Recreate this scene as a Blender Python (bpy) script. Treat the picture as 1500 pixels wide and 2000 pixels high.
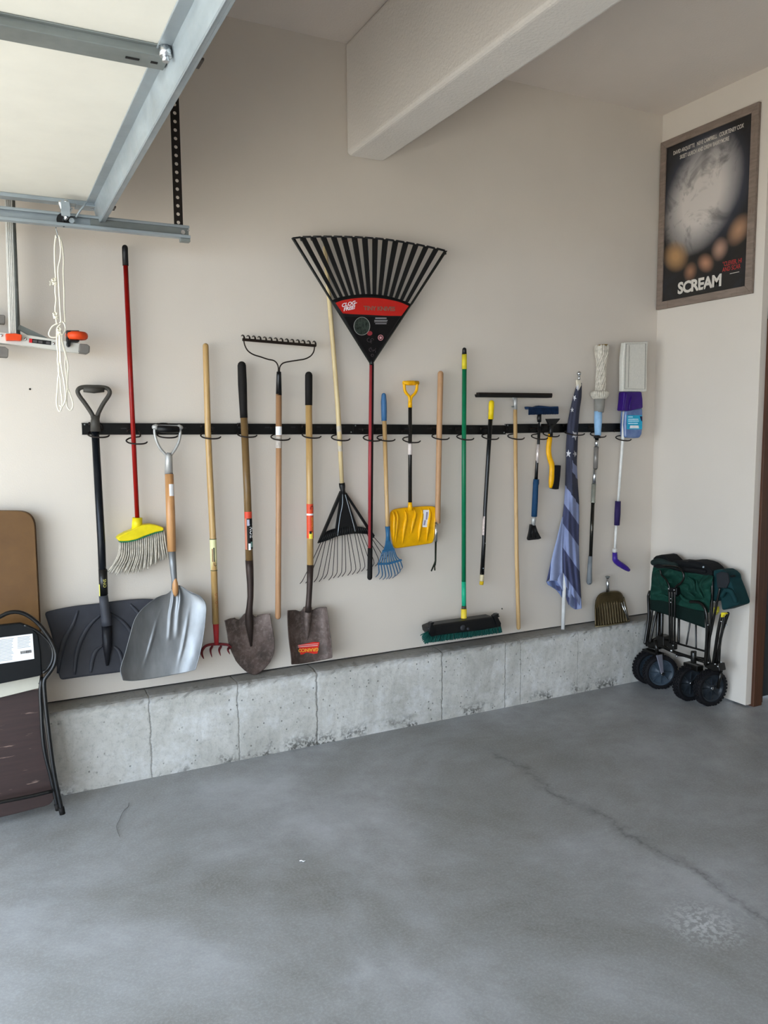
import bpy, bmesh, math, random
from mathutils import Vector, Matrix
random.seed(7)
for _o in list(bpy.data.objects): bpy.data.objects.remove(_o)
SC = bpy.context.scene
COL = SC.collection

# ---------------------------------------------------------------- camera
FPX, YAW, PITCH, ROLL = 1551.98, 0.4646, 0.1064, -0.0078
CAM = Vector((-3.6678, -3.6241, 1.55))
_f = Vector((math.sin(YAW)*math.cos(PITCH), math.cos(YAW)*math.cos(PITCH), -math.sin(PITCH)))
_r = Vector((math.cos(YAW), -math.sin(YAW), 0)); _u = _r.cross(_f)
CR = math.cos(ROLL)*_r + math.sin(ROLL)*_u; CU = -math.sin(ROLL)*_r + math.cos(ROLL)*_u; CF = _f
cd = bpy.data.cameras.new('camera'); cam = bpy.data.objects.new('camera', cd); COL.objects.link(cam)
cd.sensor_fit = 'HORIZONTAL'; cd.sensor_width = 36; cd.lens = FPX*36/1500; cd.clip_start = .05
cam.matrix_world = Matrix(((CR.x, CU.x, -CF.x, CAM.x), (CR.y, CU.y, -CF.y, CAM.y), (CR.z, CU.z, -CF.z, CAM.z), (0, 0, 0, 1)))
SC.camera = cam

# ---------------------------------------------------------------- world, sun, exposure
SC.view_settings.view_transform = 'Standard'; SC.view_settings.look = 'None'
SC.view_settings.gamma = 1; SC.view_settings.use_curve_mapping = False
SC.view_settings.exposure = 0.68
EXPO = 1.0
w = bpy.data.worlds.new('world'); SC.world = w; w.use_nodes = True
bg = w.node_tree.nodes['Background']; bg.inputs[0].default_value = (.70, .84, 1.0, 1); bg.inputs[1].default_value = 6.0
sd = bpy.data.lights.new('sun', 'SUN'); sd.energy = 8.0; sd.angle = math.radians(2); sd.color = (1, .9, .76)
sun = bpy.data.objects.new('sun', sd); COL.objects.link(sun)
_d = Vector((math.cos(math.radians(66)), .25, -math.sin(math.radians(66))))
sun.rotation_euler = _d.to_track_quat('-Z', 'Y').to_euler(); sun.location = (-9, -3, 6)
for _y0, _y1 in ((-.45, -5.3), (-6.1, -9.9)):      # daylight enters through the open bay door and an added unseen second bay
    pd = bpy.data.lights.new('door_portal', 'AREA'); pd.shape = 'RECTANGLE'; pd.size = 2.3; pd.size_y = abs(_y1-_y0)
    pd.cycles.is_portal = True
    po = bpy.data.objects.new('door_portal', pd); COL.objects.link(po)
    po.location = (-5.44, (_y0+_y1)/2, 1.15); po.rotation_euler = (0, -math.pi/2, 0)
try:
    SC.cycles.use_denoising = True
    SC.cycles.max_bounces = 12; SC.cycles.diffuse_bounces = 8
    SC.cycles.caustics_reflective = False; SC.cycles.caustics_refractive = False
    SC.cycles.sample_clamp_indirect = 10
except Exception: pass

# ---------------------------------------------------------------- measuring: a pixel of the 1500x2000 photo seen on a plane of the room
def ray(px, py): return CF + CR*((px-750)/FPX) - CU*((py-1000)/FPX)
def P(px, py, d=0.0):            # on the plane d metres in front of the tool wall
    r = ray(px, py); return CAM + r*((-d-CAM.y)/r.y)
def PX(px, py, x):
    r = ray(px, py); return CAM + r*((x-CAM.x)/r.x)
def PZ(px, py, z=0.0):
    r = ray(px, py); return CAM + r*((z-CAM.z)/r.z)
def MPX(p): return (p-CAM).dot(CF)/FPX      # metres covered by one pixel there

# ---------------------------------------------------------------- materials
def lin(c):
    if isinstance(c, str):
        c = c.lstrip('#'); c = [int(c[i:i+2], 16)/255 for i in (0, 2, 4)]
    return tuple(((x/12.92) if x <= .04045 else ((x+.055)/1.055)**2.4) for x in c)+(1,)
MATS = {}
class NT:
    def __init__(s, name):
        s.m = bpy.data.materials.new(name); s.m.use_nodes = True; s.t = s.m.node_tree; s.n = s.t.nodes
        s.b = s.n['Principled BSDF']; s.co = s.n.new('ShaderNodeTexCoord')
    def link(s, a, b): s.t.links.new(a, b)
    def noise(s, scale, detail=4, vec=None, rough=.6, dist=0):
        n = s.n.new('ShaderNodeTexNoise'); n.inputs['Scale'].default_value = scale; n.inputs['Detail'].default_value = detail
        n.inputs['Roughness'].default_value = rough; n.inputs['Distortion'].default_value = dist
        s.link(vec if vec is not None else s.co.outputs['Object'], n.inputs['Vector']); return n.outputs['Fac']
    def mapping(s, scale, rot=(0,0,0), loc=(0,0,0), src=None):
        n = s.n.new('ShaderNodeMapping'); n.inputs['Scale'].default_value = scale; n.inputs['Rotation'].default_value = rot; n.inputs['Location'].default_value = loc
        s.link(src if src is not None else s.co.outputs['Object'], n.inputs['Vector']); return n.outputs[0]
    def ramp(s, fac, stops, interp='LINEAR'):
        n = s.n.new('ShaderNodeValToRGB'); e = n.color_ramp.elements; n.color_ramp.interpolation = interp
        while len(e) < len(stops): e.new(.5)
        for i, (p, c) in enumerate(stops):
            e[i].position = p; e[i].color = lin(c) if isinstance(c, str) else ((c, c, c, 1) if isinstance(c, (int, float)) else tuple(c))
        s.link(fac, n.inputs[0]); return n.outputs[0]
    def mix(s, fac, a, b, mode='MIX'):
        n = s.n.new('ShaderNodeMix'); n.data_type = 'RGBA'; n.blend_type = mode
        for sock, v in ((n.inputs[0], fac), (n.inputs[6], a), (n.inputs[7], b)):
            if hasattr(v, 'links'): s.link(v, sock)
            elif isinstance(v, str): sock.default_value = lin(v)
            else: sock.default_value = v
        return n.outputs[2]
    def math(s, op, a, b=0.0, c=0.0):
        n = s.n.new('ShaderNodeMath'); n.operation = op
        for i, v in enumerate((a, b, c)):
            if hasattr(v, 'links'): s.link(v, n.inputs[i])
            else: n.inputs[i].default_value = v
        return n.outputs[0]
    def bump(s, h, strength=.2, dist=.01, prev=None):
        n = s.n.new('ShaderNodeBump'); n.inputs['Strength'].default_value = strength; n.inputs['Distance'].default_value = dist
        s.link(h, n.inputs['Height'])
        if prev is not None: s.link(prev, n.inputs['Normal'])
        s.link(n.outputs[0], s.b.inputs['Normal']); return n.outputs[0]
    def color(s, sock): s.link(sock, s.b.inputs['Base Color'])
    def set(s, rough=.5, metal=0.0, spec=None):
        s.b.inputs['Roughness'].default_value = rough; s.b.inputs['Metallic'].default_value = metal
        if spec is not None: s.b.inputs['Specular IOR Level'].default_value = spec
def plastic(name, c, rough=.4, var=.10, metal=0.0, scale=30, bump=.05, spec=.22):
    if name in MATS: return MATS[name]
    t = NT(name); n = t.noise(scale, 4)
    a = lin(c); lo = tuple(x*(1-var) for x in a[:3])+(1,); hi = tuple(min(1, x*(1+var)) for x in a[:3])+(1,)
    t.color(t.ramp(n, [(.3, lo), (.7, hi)])); t.set(rough, metal, spec)
    if bump: t.bump(t.noise(scale*6, 2), bump, .002)
    MATS[name] = t.m; return t.m
def wood(name, c1, c2, rough=.5, sc=(60, 60, 3)):
    t = NT(name); v = t.mapping(sc); n = t.noise(1.0, 6, v, .65, .6); n2 = t.noise(9, 3)
    c = t.ramp(n, [(.3, c1), (.7, c2)]); c = t.mix(t.ramp(t.noise(1.0, 3, t.mapping((28, 28, 9))), [(.58, 0.0), (.72, .45)]), c, '#5c3f28'); t.color(t.mix(t.math('MULTIPLY', n2, .35), c, c1)); t.set(rough)
    t.bump(n, .15, .002); MATS[name] = t.m; return t.m
def steel(name, c, rough=.35, streak=(4, 4, 60), metal=1.0, var=.2):
    t = NT(name); n = t.noise(1.0, 5, t.mapping(streak)); a = lin(c)
    t.color(t.ramp(n, [(.25, tuple(x*(1-var) for x in a[:3])+(1,)), (.75, tuple(min(1, x*(1+var)) for x in a[:3])+(1,))]))
    t.link(t.ramp(t.noise(12, 3), [(.3, rough*.75), (.7, min(1, rough*1.4))]), t.b.inputs['Roughness'])
    t.b.inputs['Metallic'].default_value = metal; MATS[name] = t.m; return t.m

# ---------------------------------------------------------------- mesh building
def lerp(a, b, t): return a+(b-a)*t
def cat(pts, n):
    """n points along a smooth curve through pts (tuples or Vectors of any length)"""
    k = len(pts)-1; out = []
    if k == 0: return [pts[0]]*n
    seg = [0]
    for i in range(k): seg.append(seg[-1]+max(1e-9, math.dist(tuple(pts[i])[:2] if len(pts[i]) != 3 else pts[i], tuple(pts[i+1])[:2] if len(pts[i]) != 3 else pts[i+1])))
    for j in range(n):
        s = seg[-1]*j/(n-1); i = 0
        while i < k-1 and s > seg[i+1]: i += 1
        t = (s-seg[i])/(seg[i+1]-seg[i])
        p0 = pts[max(0, i-1)]; p1 = pts[i]; p2 = pts[i+1]; p3 = pts[min(k, i+2)]
        l1 = seg[i+1]-seg[i]; l0 = seg[i]-seg[i-1] if i > 0 else l1; l2 = seg[i+2]-seg[i+1] if i < k-1 else l1
        q = []
        for a, b, c, d in zip(p0, p1, p2, p3):
            m1 = ((c-a)/(l0+l1))*l1 if i > 0 else (c-b)
            m2 = ((d-b)/(l1+l2))*l1 if i < k-1 else (c-b)
            q.append((2*t**3-3*t*t+1)*b+(t**3-2*t*t+t)*m1+(-2*t**3+3*t*t)*c+(t**3-t*t)*m2)
        out.append(Vector(q) if isinstance(pts[0], Vector) else tuple(q))
    return out
def each(name, mbs, mat, parent, **k):
    return [build(name, m, mat, parent, **k) for m in mbs]
class MB:
    def __init__(s): s.v = []; s.f = []; s.sm = []; s.attr = None
    def add(s, vs, fs, smooth=False):
        o = len(s.v); s.v += [Vector(v) for v in vs]; s.f += [[i+o for i in f] for f in fs]; s.sm += [smooth]*len(fs); return s
    def tube(s, pts, rad, seg=12, closed=False, caps=True, dome=0, flat=None):
        pts = [Vector(p) for p in pts]; n = len(pts)
        rad = list(rad) if isinstance(rad, (list, tuple)) else [rad]*n
        if dome:      # rounded ends: bit 1 start, bit 2 end
            if dome & 1:
                t = (pts[0]-pts[1]).normalized(); r = rad[0]
                e = [(pts[0]+t*r*math.sin(a), r*math.cos(a)) for a in (1.35, 1.0, .55)]
                pts = [x[0]-t*r*.0 for x in e]+pts; rad = [max(x[1], .02*r) for x in e]+rad
            if dome & 2:
                t = (pts[-1]-pts[-2]).normalized(); r = rad[-1]
                e = [(pts[-1]+t*r*math.sin(a), r*math.cos(a)) for a in (.55, 1.0, 1.35)]
                pts += [x[0] for x in e]; rad += [x[1] for x in e]
            n = len(pts)
        tan = []
        for i in range(n):
            a = pts[(i-1) % n] if (closed or i > 0) else pts[i]; b = pts[(i+1) % n] if (closed or i < n-1) else pts[i]
            d = b-a; tan.append(d.normalized() if d.length > 1e-9 else Vector((0, 0, 1)))
        ref = Vector((0, 1, 0)) if abs(tan[0].y) < .9 else Vector((1, 0, 0))
        u = (ref-tan[0]*ref.dot(tan[0])).normalized(); vs = []
        for i in range(n):
            u = (u-tan[i]*u.dot(tan[i]))
            u = u.normalized() if u.length > 1e-9 else Vector((1, 0, 0))
            w_ = tan[i].cross(u); fu, fw = (1, 1) if flat is None else flat
            for k in range(seg):
                a = 2*math.pi*k/seg; vs.append(pts[i]+(u*math.cos(a)*fu+w_*math.sin(a)*fw)*rad[i])
        fs = []
        for i in range(n if closed else n-1):
            j = (i+1) % n
            for k in range(seg): fs.append([i*seg+k, i*seg+(k+1) % seg, j*seg+(k+1) % seg, j*seg+k])
        s.add(vs, fs, True)
        if caps and not closed:
            o = len(s.v)-len(vs)
            s.f.append([o+k for k in range(seg)][::-1]); s.sm.append(False)
            s.f.append([o+(n-1)*seg+k for k in range(seg)]); s.sm.append(False)
        return s
    def box(s, c, size, ax=None):
        X, Y, Z = ax or (Vector((1, 0, 0)), Vector((0, 1, 0)), Vector((0, 0, 1))); c = Vector(c); h = [x/2 for x in size]
        vs = [c+X*(h[0]*i)+Y*(h[1]*j)+Z*(h[2]*k) for i in (-1, 1) for j in (-1, 1) for k in (-1, 1)]
        return s.add(vs, [[0, 1, 3, 2], [4, 6, 7, 5], [0, 4, 5, 1], [2, 3, 7, 6], [0, 2, 6, 4], [1, 5, 7, 3]])
    def bb(s, a, b):
        a = Vector(a); b = Vector(b); return s.box((a+b)/2, [abs(b[i]-a[i]) for i in range(3)])
    def prism(s, poly, ext):
        """polygon (world points) pushed along the vector ext"""
        n = len(poly); poly = [Vector(p) for p in poly]; ext = Vector(ext)
        s.add(poly+[p+ext for p in poly], [list(range(n))[::-1], list(range(n, 2*n))]+[[i, (i+1) % n, n+(i+1) % n, n+i] for i in range(n)]); return s
    def slab(s, pix, d, th):      # outline in photo pixels on the plane d in front of the wall, th thick towards the wall
        return s.prism([P(x, y, d) for x, y in pix], (0, th, 0))
    def grid(s, g, smooth=True):
        n = len(g); m = len(g[0])
        return s.add([p for r in g for p in r], [[i*m+j, i*m+j+1, (i+1)*m+j+1, (i+1)*m+j] for i in range(n-1) for j in range(m-1)], smooth)
    def ball(s, c, r, seg=12, rings=8, sc=(1, 1, 1)):
        c = Vector(c); vs = []
        for i in range(rings+1):
            a = math.pi*i/rings
            for k in range(seg): b = 2*math.pi*k/seg; vs.append(c+Vector((math.sin(a)*math.cos(b)*r*sc[0], math.sin(a)*math.sin(b)*r*sc[1], math.cos(a)*r*sc[2])))
        return s.add(vs, [[i*seg+k, i*seg+(k+1) % seg, (i+1)*seg+(k+1) % seg, (i+1)*seg+k] for i in range(rings) for k in range(seg)], True)
    def disc(s, c, axis, r, th, seg=24):
        a = Vector(axis).normalized(); c = Vector(c); return s.tube([c-a*th/2, c+a*th/2], r, seg)
WL = {}
def wloc(o): return WL.get(o.name, Vector((0, 0, 0)))
def build(name, mb, mat, parent=None, loc=None, bev=0, solid=None, sub=0, attrs=None, bseg=2):
    base = wloc(parent) if parent else Vector(loc or (0, 0, 0))
    me = bpy.data.meshes.new(name); me.from_pydata([v-base for v in mb.v], [], mb.f)
    if attrs:
        for k, vals in attrs.items():
            a = me.attributes.new(k, 'FLOAT', 'POINT'); a.data.foreach_set('value', vals)
    bm = bmesh.new(); bm.from_mesh(me)
    if not attrs: bmesh.ops.remove_doubles(bm, verts=bm.verts, dist=1e-6)
    bmesh.ops.recalc_face_normals(bm, faces=bm.faces); bm.to_mesh(me); bm.free()
    if not attrs and len(me.polygons) != len(mb.sm): pass
    else: me.polygons.foreach_set('use_smooth', mb.sm)
    if len(me.polygons) != len(mb.sm) and any(mb.sm): me.polygons.foreach_set('use_smooth', [len(p.vertices) == 4 for p in me.polygons])
    me.materials.append(mat); o = bpy.data.objects.new(name, me); COL.objects.link(o)
    if parent: o.parent = parent
    else: o.location = base
    WL[o.name] = base
    if sub: m = o.modifiers.new('sub', 'SUBSURF'); m.levels = m.render_levels = sub
    if solid: m = o.modifiers.new('solid', 'SOLIDIFY'); m.thickness = solid; m.offset = 0
    if bev: m = o.modifiers.new('bev', 'BEVEL'); m.width = bev; m.segments = bseg; m.limit_method = 'ANGLE'; m.angle_limit = math.radians(40)
    return o
def tag(o, label, cat_, group=None):
    o['label'] = label; o['category'] = cat_
    if group: o['group'] = group
    return o
def thing(name, label, cat_, loc, group=None):
    o = bpy.data.objects.new(name, None); COL.objects.link(o); o.empty_display_size = .05
    o.location = loc; WL[o.name] = Vector(loc); return tag(o, label, cat_, group)
def struct(name, mb, mat, **k):
    o = build(name, mb, mat, **k); o['kind'] = 'structure'; return o
def rod(name, pts, mat, parent, seg=16, dome=0, lo=1.0, label=None, nsub=1, flat=None):
    """pts = (px, py, depth, width in photo pixels): a round bar through those points"""
    ps = [P(a, b, c) for a, b, c, _ in pts]; rs = [MPX(p)*q[3]/2*lo for p, q in zip(ps, pts)]
    if nsub > 1:
        c = cat([(*p, r) for p, r in zip([tuple(p) for p in ps], rs)], nsub*(len(pts)-1)+1); ps = [Vector(x[:3]) for x in c]; rs = [x[3] for x in c]
    o = build(name, MB().tube(ps, rs, seg, dome=dome, flat=flat), mat, parent)
    if label: o['label'] = label
    return o
def coons(top, bot, left, right, nu, nv, dfun):
    """surface between four outlines in photo pixels; dfun(u, v) is its distance from the wall"""
    T = cat(top, nu); B = cat(bot, nu); L = cat(left, nv); R = cat(right, nv); g = []
    for j in range(nv):
        v = j/(nv-1); row = []
        for i in range(nu):
            u = i/(nu-1); q = []
            for k in (0, 1):
                q.append((1-v)*T[i][k]+v*B[i][k]+(1-u)*L[j][k]+u*R[j][k]-((1-u)*(1-v)*T[0][k]+u*(1-v)*T[-1][k]+(1-u)*v*B[0][k]+u*v*B[-1][k]))
            row.append(P(q[0], q[1], dfun(u, v)))
        g.append(row)
    return g
_fc = {}
def text(body, fn, name, mat, parent, size=1.0, align='CENTER', bold=0.0, shear=0.0, res=3, label=None, spacing=1.0):
    """lettering: every point (x, y) of the letters is placed by fn"""
    cu = bpy.data.curves.new('t', 'FONT'); cu.body = body; cu.size = size; cu.align_x = align; cu.offset = bold; cu.shear = shear
    cu.resolution_u = res; cu.space_line = .85; cu.space_character = spacing
    o = bpy.data.objects.new('t', cu); COL.objects.link(o); bpy.context.view_layer.update()
    me = o.evaluated_get(bpy.context.evaluated_depsgraph_get()).to_mesh()
    mb = MB(); mb.add([fn(v.co.x, v.co.y) for v in me.vertices], [list(p.vertices) for p in me.polygons]); bpy.data.objects.remove(o)
    t = build(name, mb, mat, parent)
    if label: t['label'] = label
    return t
def on_tube(a, b, rad, start, up=-1, off=.0006, side=0.0):
    """letters wrapped round a bar from a to b: x runs along the bar, y round it"""
    ax = (b-a).normalized(); mid = (a+b)/2; vd = (CAM-mid); vd = (vd-ax*vd.dot(ax)).normalized(); w_ = ax.cross(vd)
    def fn(x, y):
        t = y/rad+side; return a+ax*(start+x)+(vd*math.cos(t)+w_*math.sin(t)*up)*(rad+off)
    return fn
# ================================================================ materials of the room
H, HC, DC = 3.3556, .3737, .1102
def wallmat(name, c, bump=.12, sc=180):
    t = NT(name); n = t.noise(1.3, 3); a = lin(c)
    t.color(t.ramp(n, [(.3, tuple(x*.965 for x in a[:3])+(1,)), (.7, tuple(x*1.03 for x in a[:3])+(1,))])); t.set(.75, 0, .3)
    t.bump(t.noise(sc, 2), bump, .003); return t.m
M_WALL = wallmat('greige_wall_paint', '#cfc6bb')
M_CEIL = wallmat('textured_ceiling_paint', '#d8cec5', .5, 90)
M_BEAM = wallmat('textured_beam_paint', '#d3cdc6', .8, 75)
def floormat():
    t = NT('floor_concrete'); co = t.co.outputs['Object']
    n1 = t.noise(.9, 7, None, .68, .5); n2 = t.noise(4, 6, None, .65); n3 = t.noise(110, 5, None, .75); n4 = t.noise(420, 2)
    c = t.ramp(n1, [(.32, '#6f6e6b'), (.5, '#8e9092'), (.68, '#a9acb1')])
    c = t.mix(t.ramp(n2, [(.35, 0.0), (.7, .5)]), c, '#72716e')
    c = t.mix(t.ramp(n3, [(.45, .0), (.78, .35)]), c, '#bcbfc3')
    c = t.mix(t.ramp(n4, [(.60, .0), (.8, .35)]), c, '#4d4e50')
    sp = t.n.new('ShaderNodeSeparateXYZ'); t.link(co, sp.inputs[0]); X, Y = sp.outputs[0], sp.outputs[1]
    # the long crack
    a = PZ(965, 1478); b = PZ(1500, 1800); d = (b-a); L = d.length; d /= L
    wob = t.math('MULTIPLY', t.math('SUBTRACT', t.noise(3.2, 5, None, .7), .5), .26)
    per = t.math('ADD', t.math('ADD', t.math('MULTIPLY', X, -d.y), t.math('MULTIPLY', Y, d.x)), -(-d.y*a.x+d.x*a.y)-.02)
    per = t.math('ABSOLUTE', t.math('ADD', per, wob))
    along = t.math('ADD', t.math('ADD', t.math('MULTIPLY', X, d.x), t.math('MULTIPLY', Y, d.y)), -(d.x*a.x+d.y*a.y))
    gate = t.ramp(t.math('DIVIDE', t.math('ADD', along, .15), L+1.2), [(0, 0.0), (.06, 1.0), (1, 1.0)])
    dark = t.math('MULTIPLY', t.ramp(per, [(0, .7), (.005, .4), (.035, .0)]), gate)
    dark = t.math('MULTIPLY', dark, t.ramp(t.noise(11, 4, None, .7), [(.35, .25), (.6, 1.0)]))
    c = t.mix(dark, c, '#3d3d3e')
    # pale worn spot by the crack
    s = PZ(1375, 1805); dd = t.math('SQRT', t.math('ADD', t.math('POWER', t.math('SUBTRACT', X, s.x), 2), t.math('POWER', t.math('SUBTRACT', Y, s.y), 2)))
    c = t.mix(t.math('MULTIPLY', t.ramp(dd, [(0, .7), (.05, .45), (.14, 0.0)]), t.ramp(t.noise(55, 4), [(.46, 0.0), (.56, 1.0)])), c, '#c9ccd0')
    t.color(c)
    t.link(t.ramp(n2, [(.3, .34), (.7, .55)]), t.b.inputs['Roughness']); t.b.inputs['Specular IOR Level'].default_value = .5
    p = t.bump(n3, .06, .002); t.bump(n4, .10, .0015, p); return t.m
M_FLOOR = floormat()
def curbmat():
    t = NT('curb_concrete'); co = t.co.outputs['Object']
    n1 = t.noise(3.0, 7, None, .7, .8); n2 = t.noise(45, 5, None, .75); vo = t.n.new('ShaderNodeTexVoronoi'); vo.inputs['Scale'].default_value = 34; t.link(co, vo.inputs['Vector'])
    c = t.ramp(n1, [(.3, '#a3a19a'), (.5, '#b7b5af'), (.7, '#c9c7c2')])
    c = t.mix(t.ramp(n2, [(.5, 0.0), (.75, .55)]), c, '#7c7b79')
    c = t.mix(t.ramp(t.noise(6, 6, None, .8), [(.5, 0.0), (.68, .5)]), c, '#d9dadb')
    pit = t.ramp(vo.outputs['Distance'], [(0, 1.0), (.10, .8), (.16, 0.0)])
    pit = t.math('MULTIPLY', pit, t.ramp(t.noise(7, 3), [(.44, 0.0), (.56, 1.0)])); c = t.mix(t.math('MULTIPLY', pit, .7), c, '#4c4b49')
    sp = t.n.new('ShaderNodeSeparateXYZ'); t.link(co, sp.inputs[0]); X, Z = sp.outputs[0], sp.outputs[2]
    tot = None
    for px, wd, st in ((293, .003, .55), (466, .003, .5), (620, .0035, .7), (864, .003, .6), (987, .0025, .5), (1017, .002, .35), (1128, .002, .2)):
        x0 = P(px, 1400 if px < 700 else 1330, DC).x
        dx = t.math('ABSOLUTE', t.math('ADD', t.math('SUBTRACT', X, x0), t.math('MULTIPLY', t.math('SUBTRACT', t.noise(9, 4, None, .8), .5), .035)))
        k = t.math('MULTIPLY', t.ramp(dx, [(0, 1.0), (wd*.6, .8), (wd*1.6, 0.0)]), st); tot = k if tot is None else t.math('MAXIMUM', tot, k)
    c = t.mix(t.math('MULTIPLY', tot, .8), c, '#3b3936')
    # rough honeycomb patches along the foot
    foot = t.math('MULTIPLY', t.ramp(Z, [(0, 1.0), (.02, .9), (.075, 0.0)]), t.ramp(t.noise(5, 3), [(.5, 0.0), (.58, 1.0)]))
    foot = t.math('MULTIPLY', foot, t.ramp(t.noise(70, 3), [(.42, 0.0), (.55, 1.0)])); c = t.mix(foot, c, '#5a5955')
    # weathered, dirtier band on top
    topb = t.math('MULTIPLY', t.ramp(t.math('ADD', Z, t.math('MULTIPLY', t.noise(14, 4), .03)), [(.355, 0.0), (.385, .75)]), 1.0); c = t.mix(topb, c, '#6a6763')
    t.color(c); t.set(.85, 0, .3)
    p = t.bump(t.math('ADD', t.math('MULTIPLY', tot, -1.5), t.math('MULTIPLY', pit, -1.0)), .6, .006); t.bump(n2, .35, .004, p); return t.m
M_CURB = curbmat()
M_DARK = plastic('dark_gap', '#1c1a19', .9)
# ================================================================ the room
XL, YB, XR, YR = -5.45, -10.4, 2.2, -.727
struct('floor', MB().bb((XL, YB, -.1), (XR, 0, 0)), M_FLOOR)
tagd = struct('driveway', MB().bb((-22, -16, -.12), (XL-.001, 10, -.02)), plastic('driveway_concrete', '#cfc8bb', .85, .06, scale=2))
struct('ceiling', MB().bb((XL, YB, H), (XR, .12, H+.12)), M_CEIL)
struct('wall_back', MB().bb((XL, 0, HC+.007), (0.0, .12, H)), M_WALL)
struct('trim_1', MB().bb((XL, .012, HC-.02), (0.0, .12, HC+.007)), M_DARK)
struct('wall_right', MB().bb((0, YR, .012), (.12, .12, H)), M_WALL)
# house wall with the doorway beyond the corner: casing from x=.03
cx0 = P(1467, 1382, .73).x; cx1 = P(1483, 1382, .73).x
DT = 2.03
hw = MB(); hw.bb((.12, YR, 0), (cx0+.002, YR+.12, H)).bb((cx0+.002, YR, DT), (XR, YR+.12, H)).bb((cx0+1.02, YR, 0), (XR, YR+.12, DT)); struct('wall_house', hw, M_WALL)
struct('wall_end', MB().bb((XR, YB, 0), (XR+.12, YR+.12, H)), M_WALL)
struct('wall_front', MB().bb((XL, YB-.12, 0), (XR, YB, H)), M_WALL)
wl = MB(); wl.bb((XL-.12, -.45, 0), (XL, .12, H)).bb((XL-.12, -6.1, 0), (XL, -5.3, H)).bb((XL-.12, YB-.12, 0), (XL, -9.9, H)).bb((XL-.12, -9.9, 2.3), (XL, -.45, H)); struct('wall_left', wl, M_WALL)  # the far opening is added to let more daylight reach the right side
# curb (foundation wall) with an uneven chipped upper edge
g = []; nx = 220
prof = [(-DC, 0), (-DC, .05), (-DC, .12), (-DC, .2), (-DC, .28), (-DC, .34), (-DC, HC-.018), (-DC+.004, HC-.006), (-DC+.02, HC-.001), (-DC*.5, HC), (.02, HC)]
for i in range(nx+1):
    x = XL+(0-XL)*i/nx; row = []
    for k, (y, z) in enumerate(prof):
        j = random.uniform(-1, 1)*(.0035 if 6 <= k <= 8 else .0008)
        row.append((x, y+(j if k < 9 else 0), z+(random.uniform(-1, .2)*.004 if 6 <= k <= 8 else 0)))
    g.append(row)
struct('foundation_curb', MB().grid(g, False).bb((XL, -DC+.02, 0), (0, .1, HC-.02)), M_CURB)
# beam along the ceiling
bx1, bx2, bz = -2.0394, -1.8371, 2.8415
struct('beam', MB().bb((bx1, YB, bz), (bx2, 0, H)), M_BEAM, bev=.022, bseg=4)
# doorway: wooden frame, dark door
M_JAMB = wood('stained_brown_jamb', '#33180a', '#59331a', .45, (50, 50, 2))
dr = thing('door_1', 'dark grey house door in a stained brown wooden frame at the right edge', 'door', (cx0, YR, 0)); dr['kind'] = 'structure'
fr = MB(); fr.bb((cx0, YR-.018, .0), (cx1, YR+.12, DT)).bb((cx0, YR-.018, DT-.0), (cx0+1.02, YR+.12, DT+.07)).bb((cx0+.96, YR-.018, 0), (cx0+1.02, YR+.12, DT))
build('door_frame', fr, M_JAMB, dr, bev=.003)
st = MB().bb((cx1, YR+.012, 0), (cx1+.045, YR+.12, DT)); build('door_stop', st, wood('dark_brown_stop', '#2e170b', '#472613', .5, (50, 50, 2)), dr, bev=.002)
build('door_leaf', MB().bb((cx1+.03, YR+.06, .01), (cx0+.98, YR+.1, DT)), plastic('charcoal_door_paint', '#35393c', .35), dr)
hd = MB().bb((cx1+.06, YR+.035, .88), (cx1+.3, YR+.05, .895)); build('push_bar', hd, steel('dull_bar_steel', '#8f9090', .4), dr)
# ================================================================ shared materials
M_GALV = steel('galvanised_steel', '#9aa3a8', .42, (3, 3, 20), .55)
M_GALVD = steel('dull_galvanised_steel', '#7f8482', .5, (3, 3, 20), .55)
M_BLACK = plastic('black_plastic', '#0a0a0b', .45, spec=.35)
M_BLKPAINT = plastic('black_powder_coat', '#070708', .35, spec=.4)
M_CREAM = plastic('cream_door_skin', '#dbd8ce', .6, .03, scale=8)
M_CHROME = steel('bright_steel', '#c6c8ca', .22, (20, 20, 20), 1.0, .08)
M_WIRE = plastic('dark_hook_wire', '#2b2522', .4, metal=.6)
M_RUBBER = plastic('black_rubber_grip', '#120f0d', .75, spec=.25)
M_WHITE = plastic('white_paper', '#e4e4e6', .6, .04)
M_INK = plastic('black_ink', '#121214', .6)
M_REDINK = plastic('red_ink', '#c9252b', .5)

# ================================================================ overhead garage door, folded back under the ceiling
DZ = 2.40
def YZ(px, py, z): return PZ(px, py, z)
ye = PZ(183, 396, DZ).y                         # end of the door beside the tool wall
xw = PZ(184, 394, DZ).x                         # line of the strut web
xe = P(222, 397, -ye).x                         # top edge of the door
door = thing('garage_door', 'cream sectional garage door rolled open overhead with galvanised struts', 'garage door', (xe, ye, DZ))
SEC = .533; yb = -5.28
for k in range(4):
    x1 = xe-k*SEC; x0 = x1-SEC+.006
    s = MB().bb((x0, yb, DZ), (x1, ye, DZ+.045))
    o = build('door_panel', s, M_CREAM, door, bev=.003)
    # end stile with slots, along the short side
    es = MB().bb((x0, ye-.0, DZ-.012), (x1, ye+.045, DZ+.05)).bb((x0, ye-.012, DZ-.014), (x1, ye+.002, DZ+.0))
    build('end_stile', es, M_GALV, o, bev=.002)
    if k < 3:
        b = MB().bb((x0-.004, yb, DZ+.01), (x0+.002, ye, DZ+.04)); build('section_joint', b, M_GALVD, o)
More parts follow.
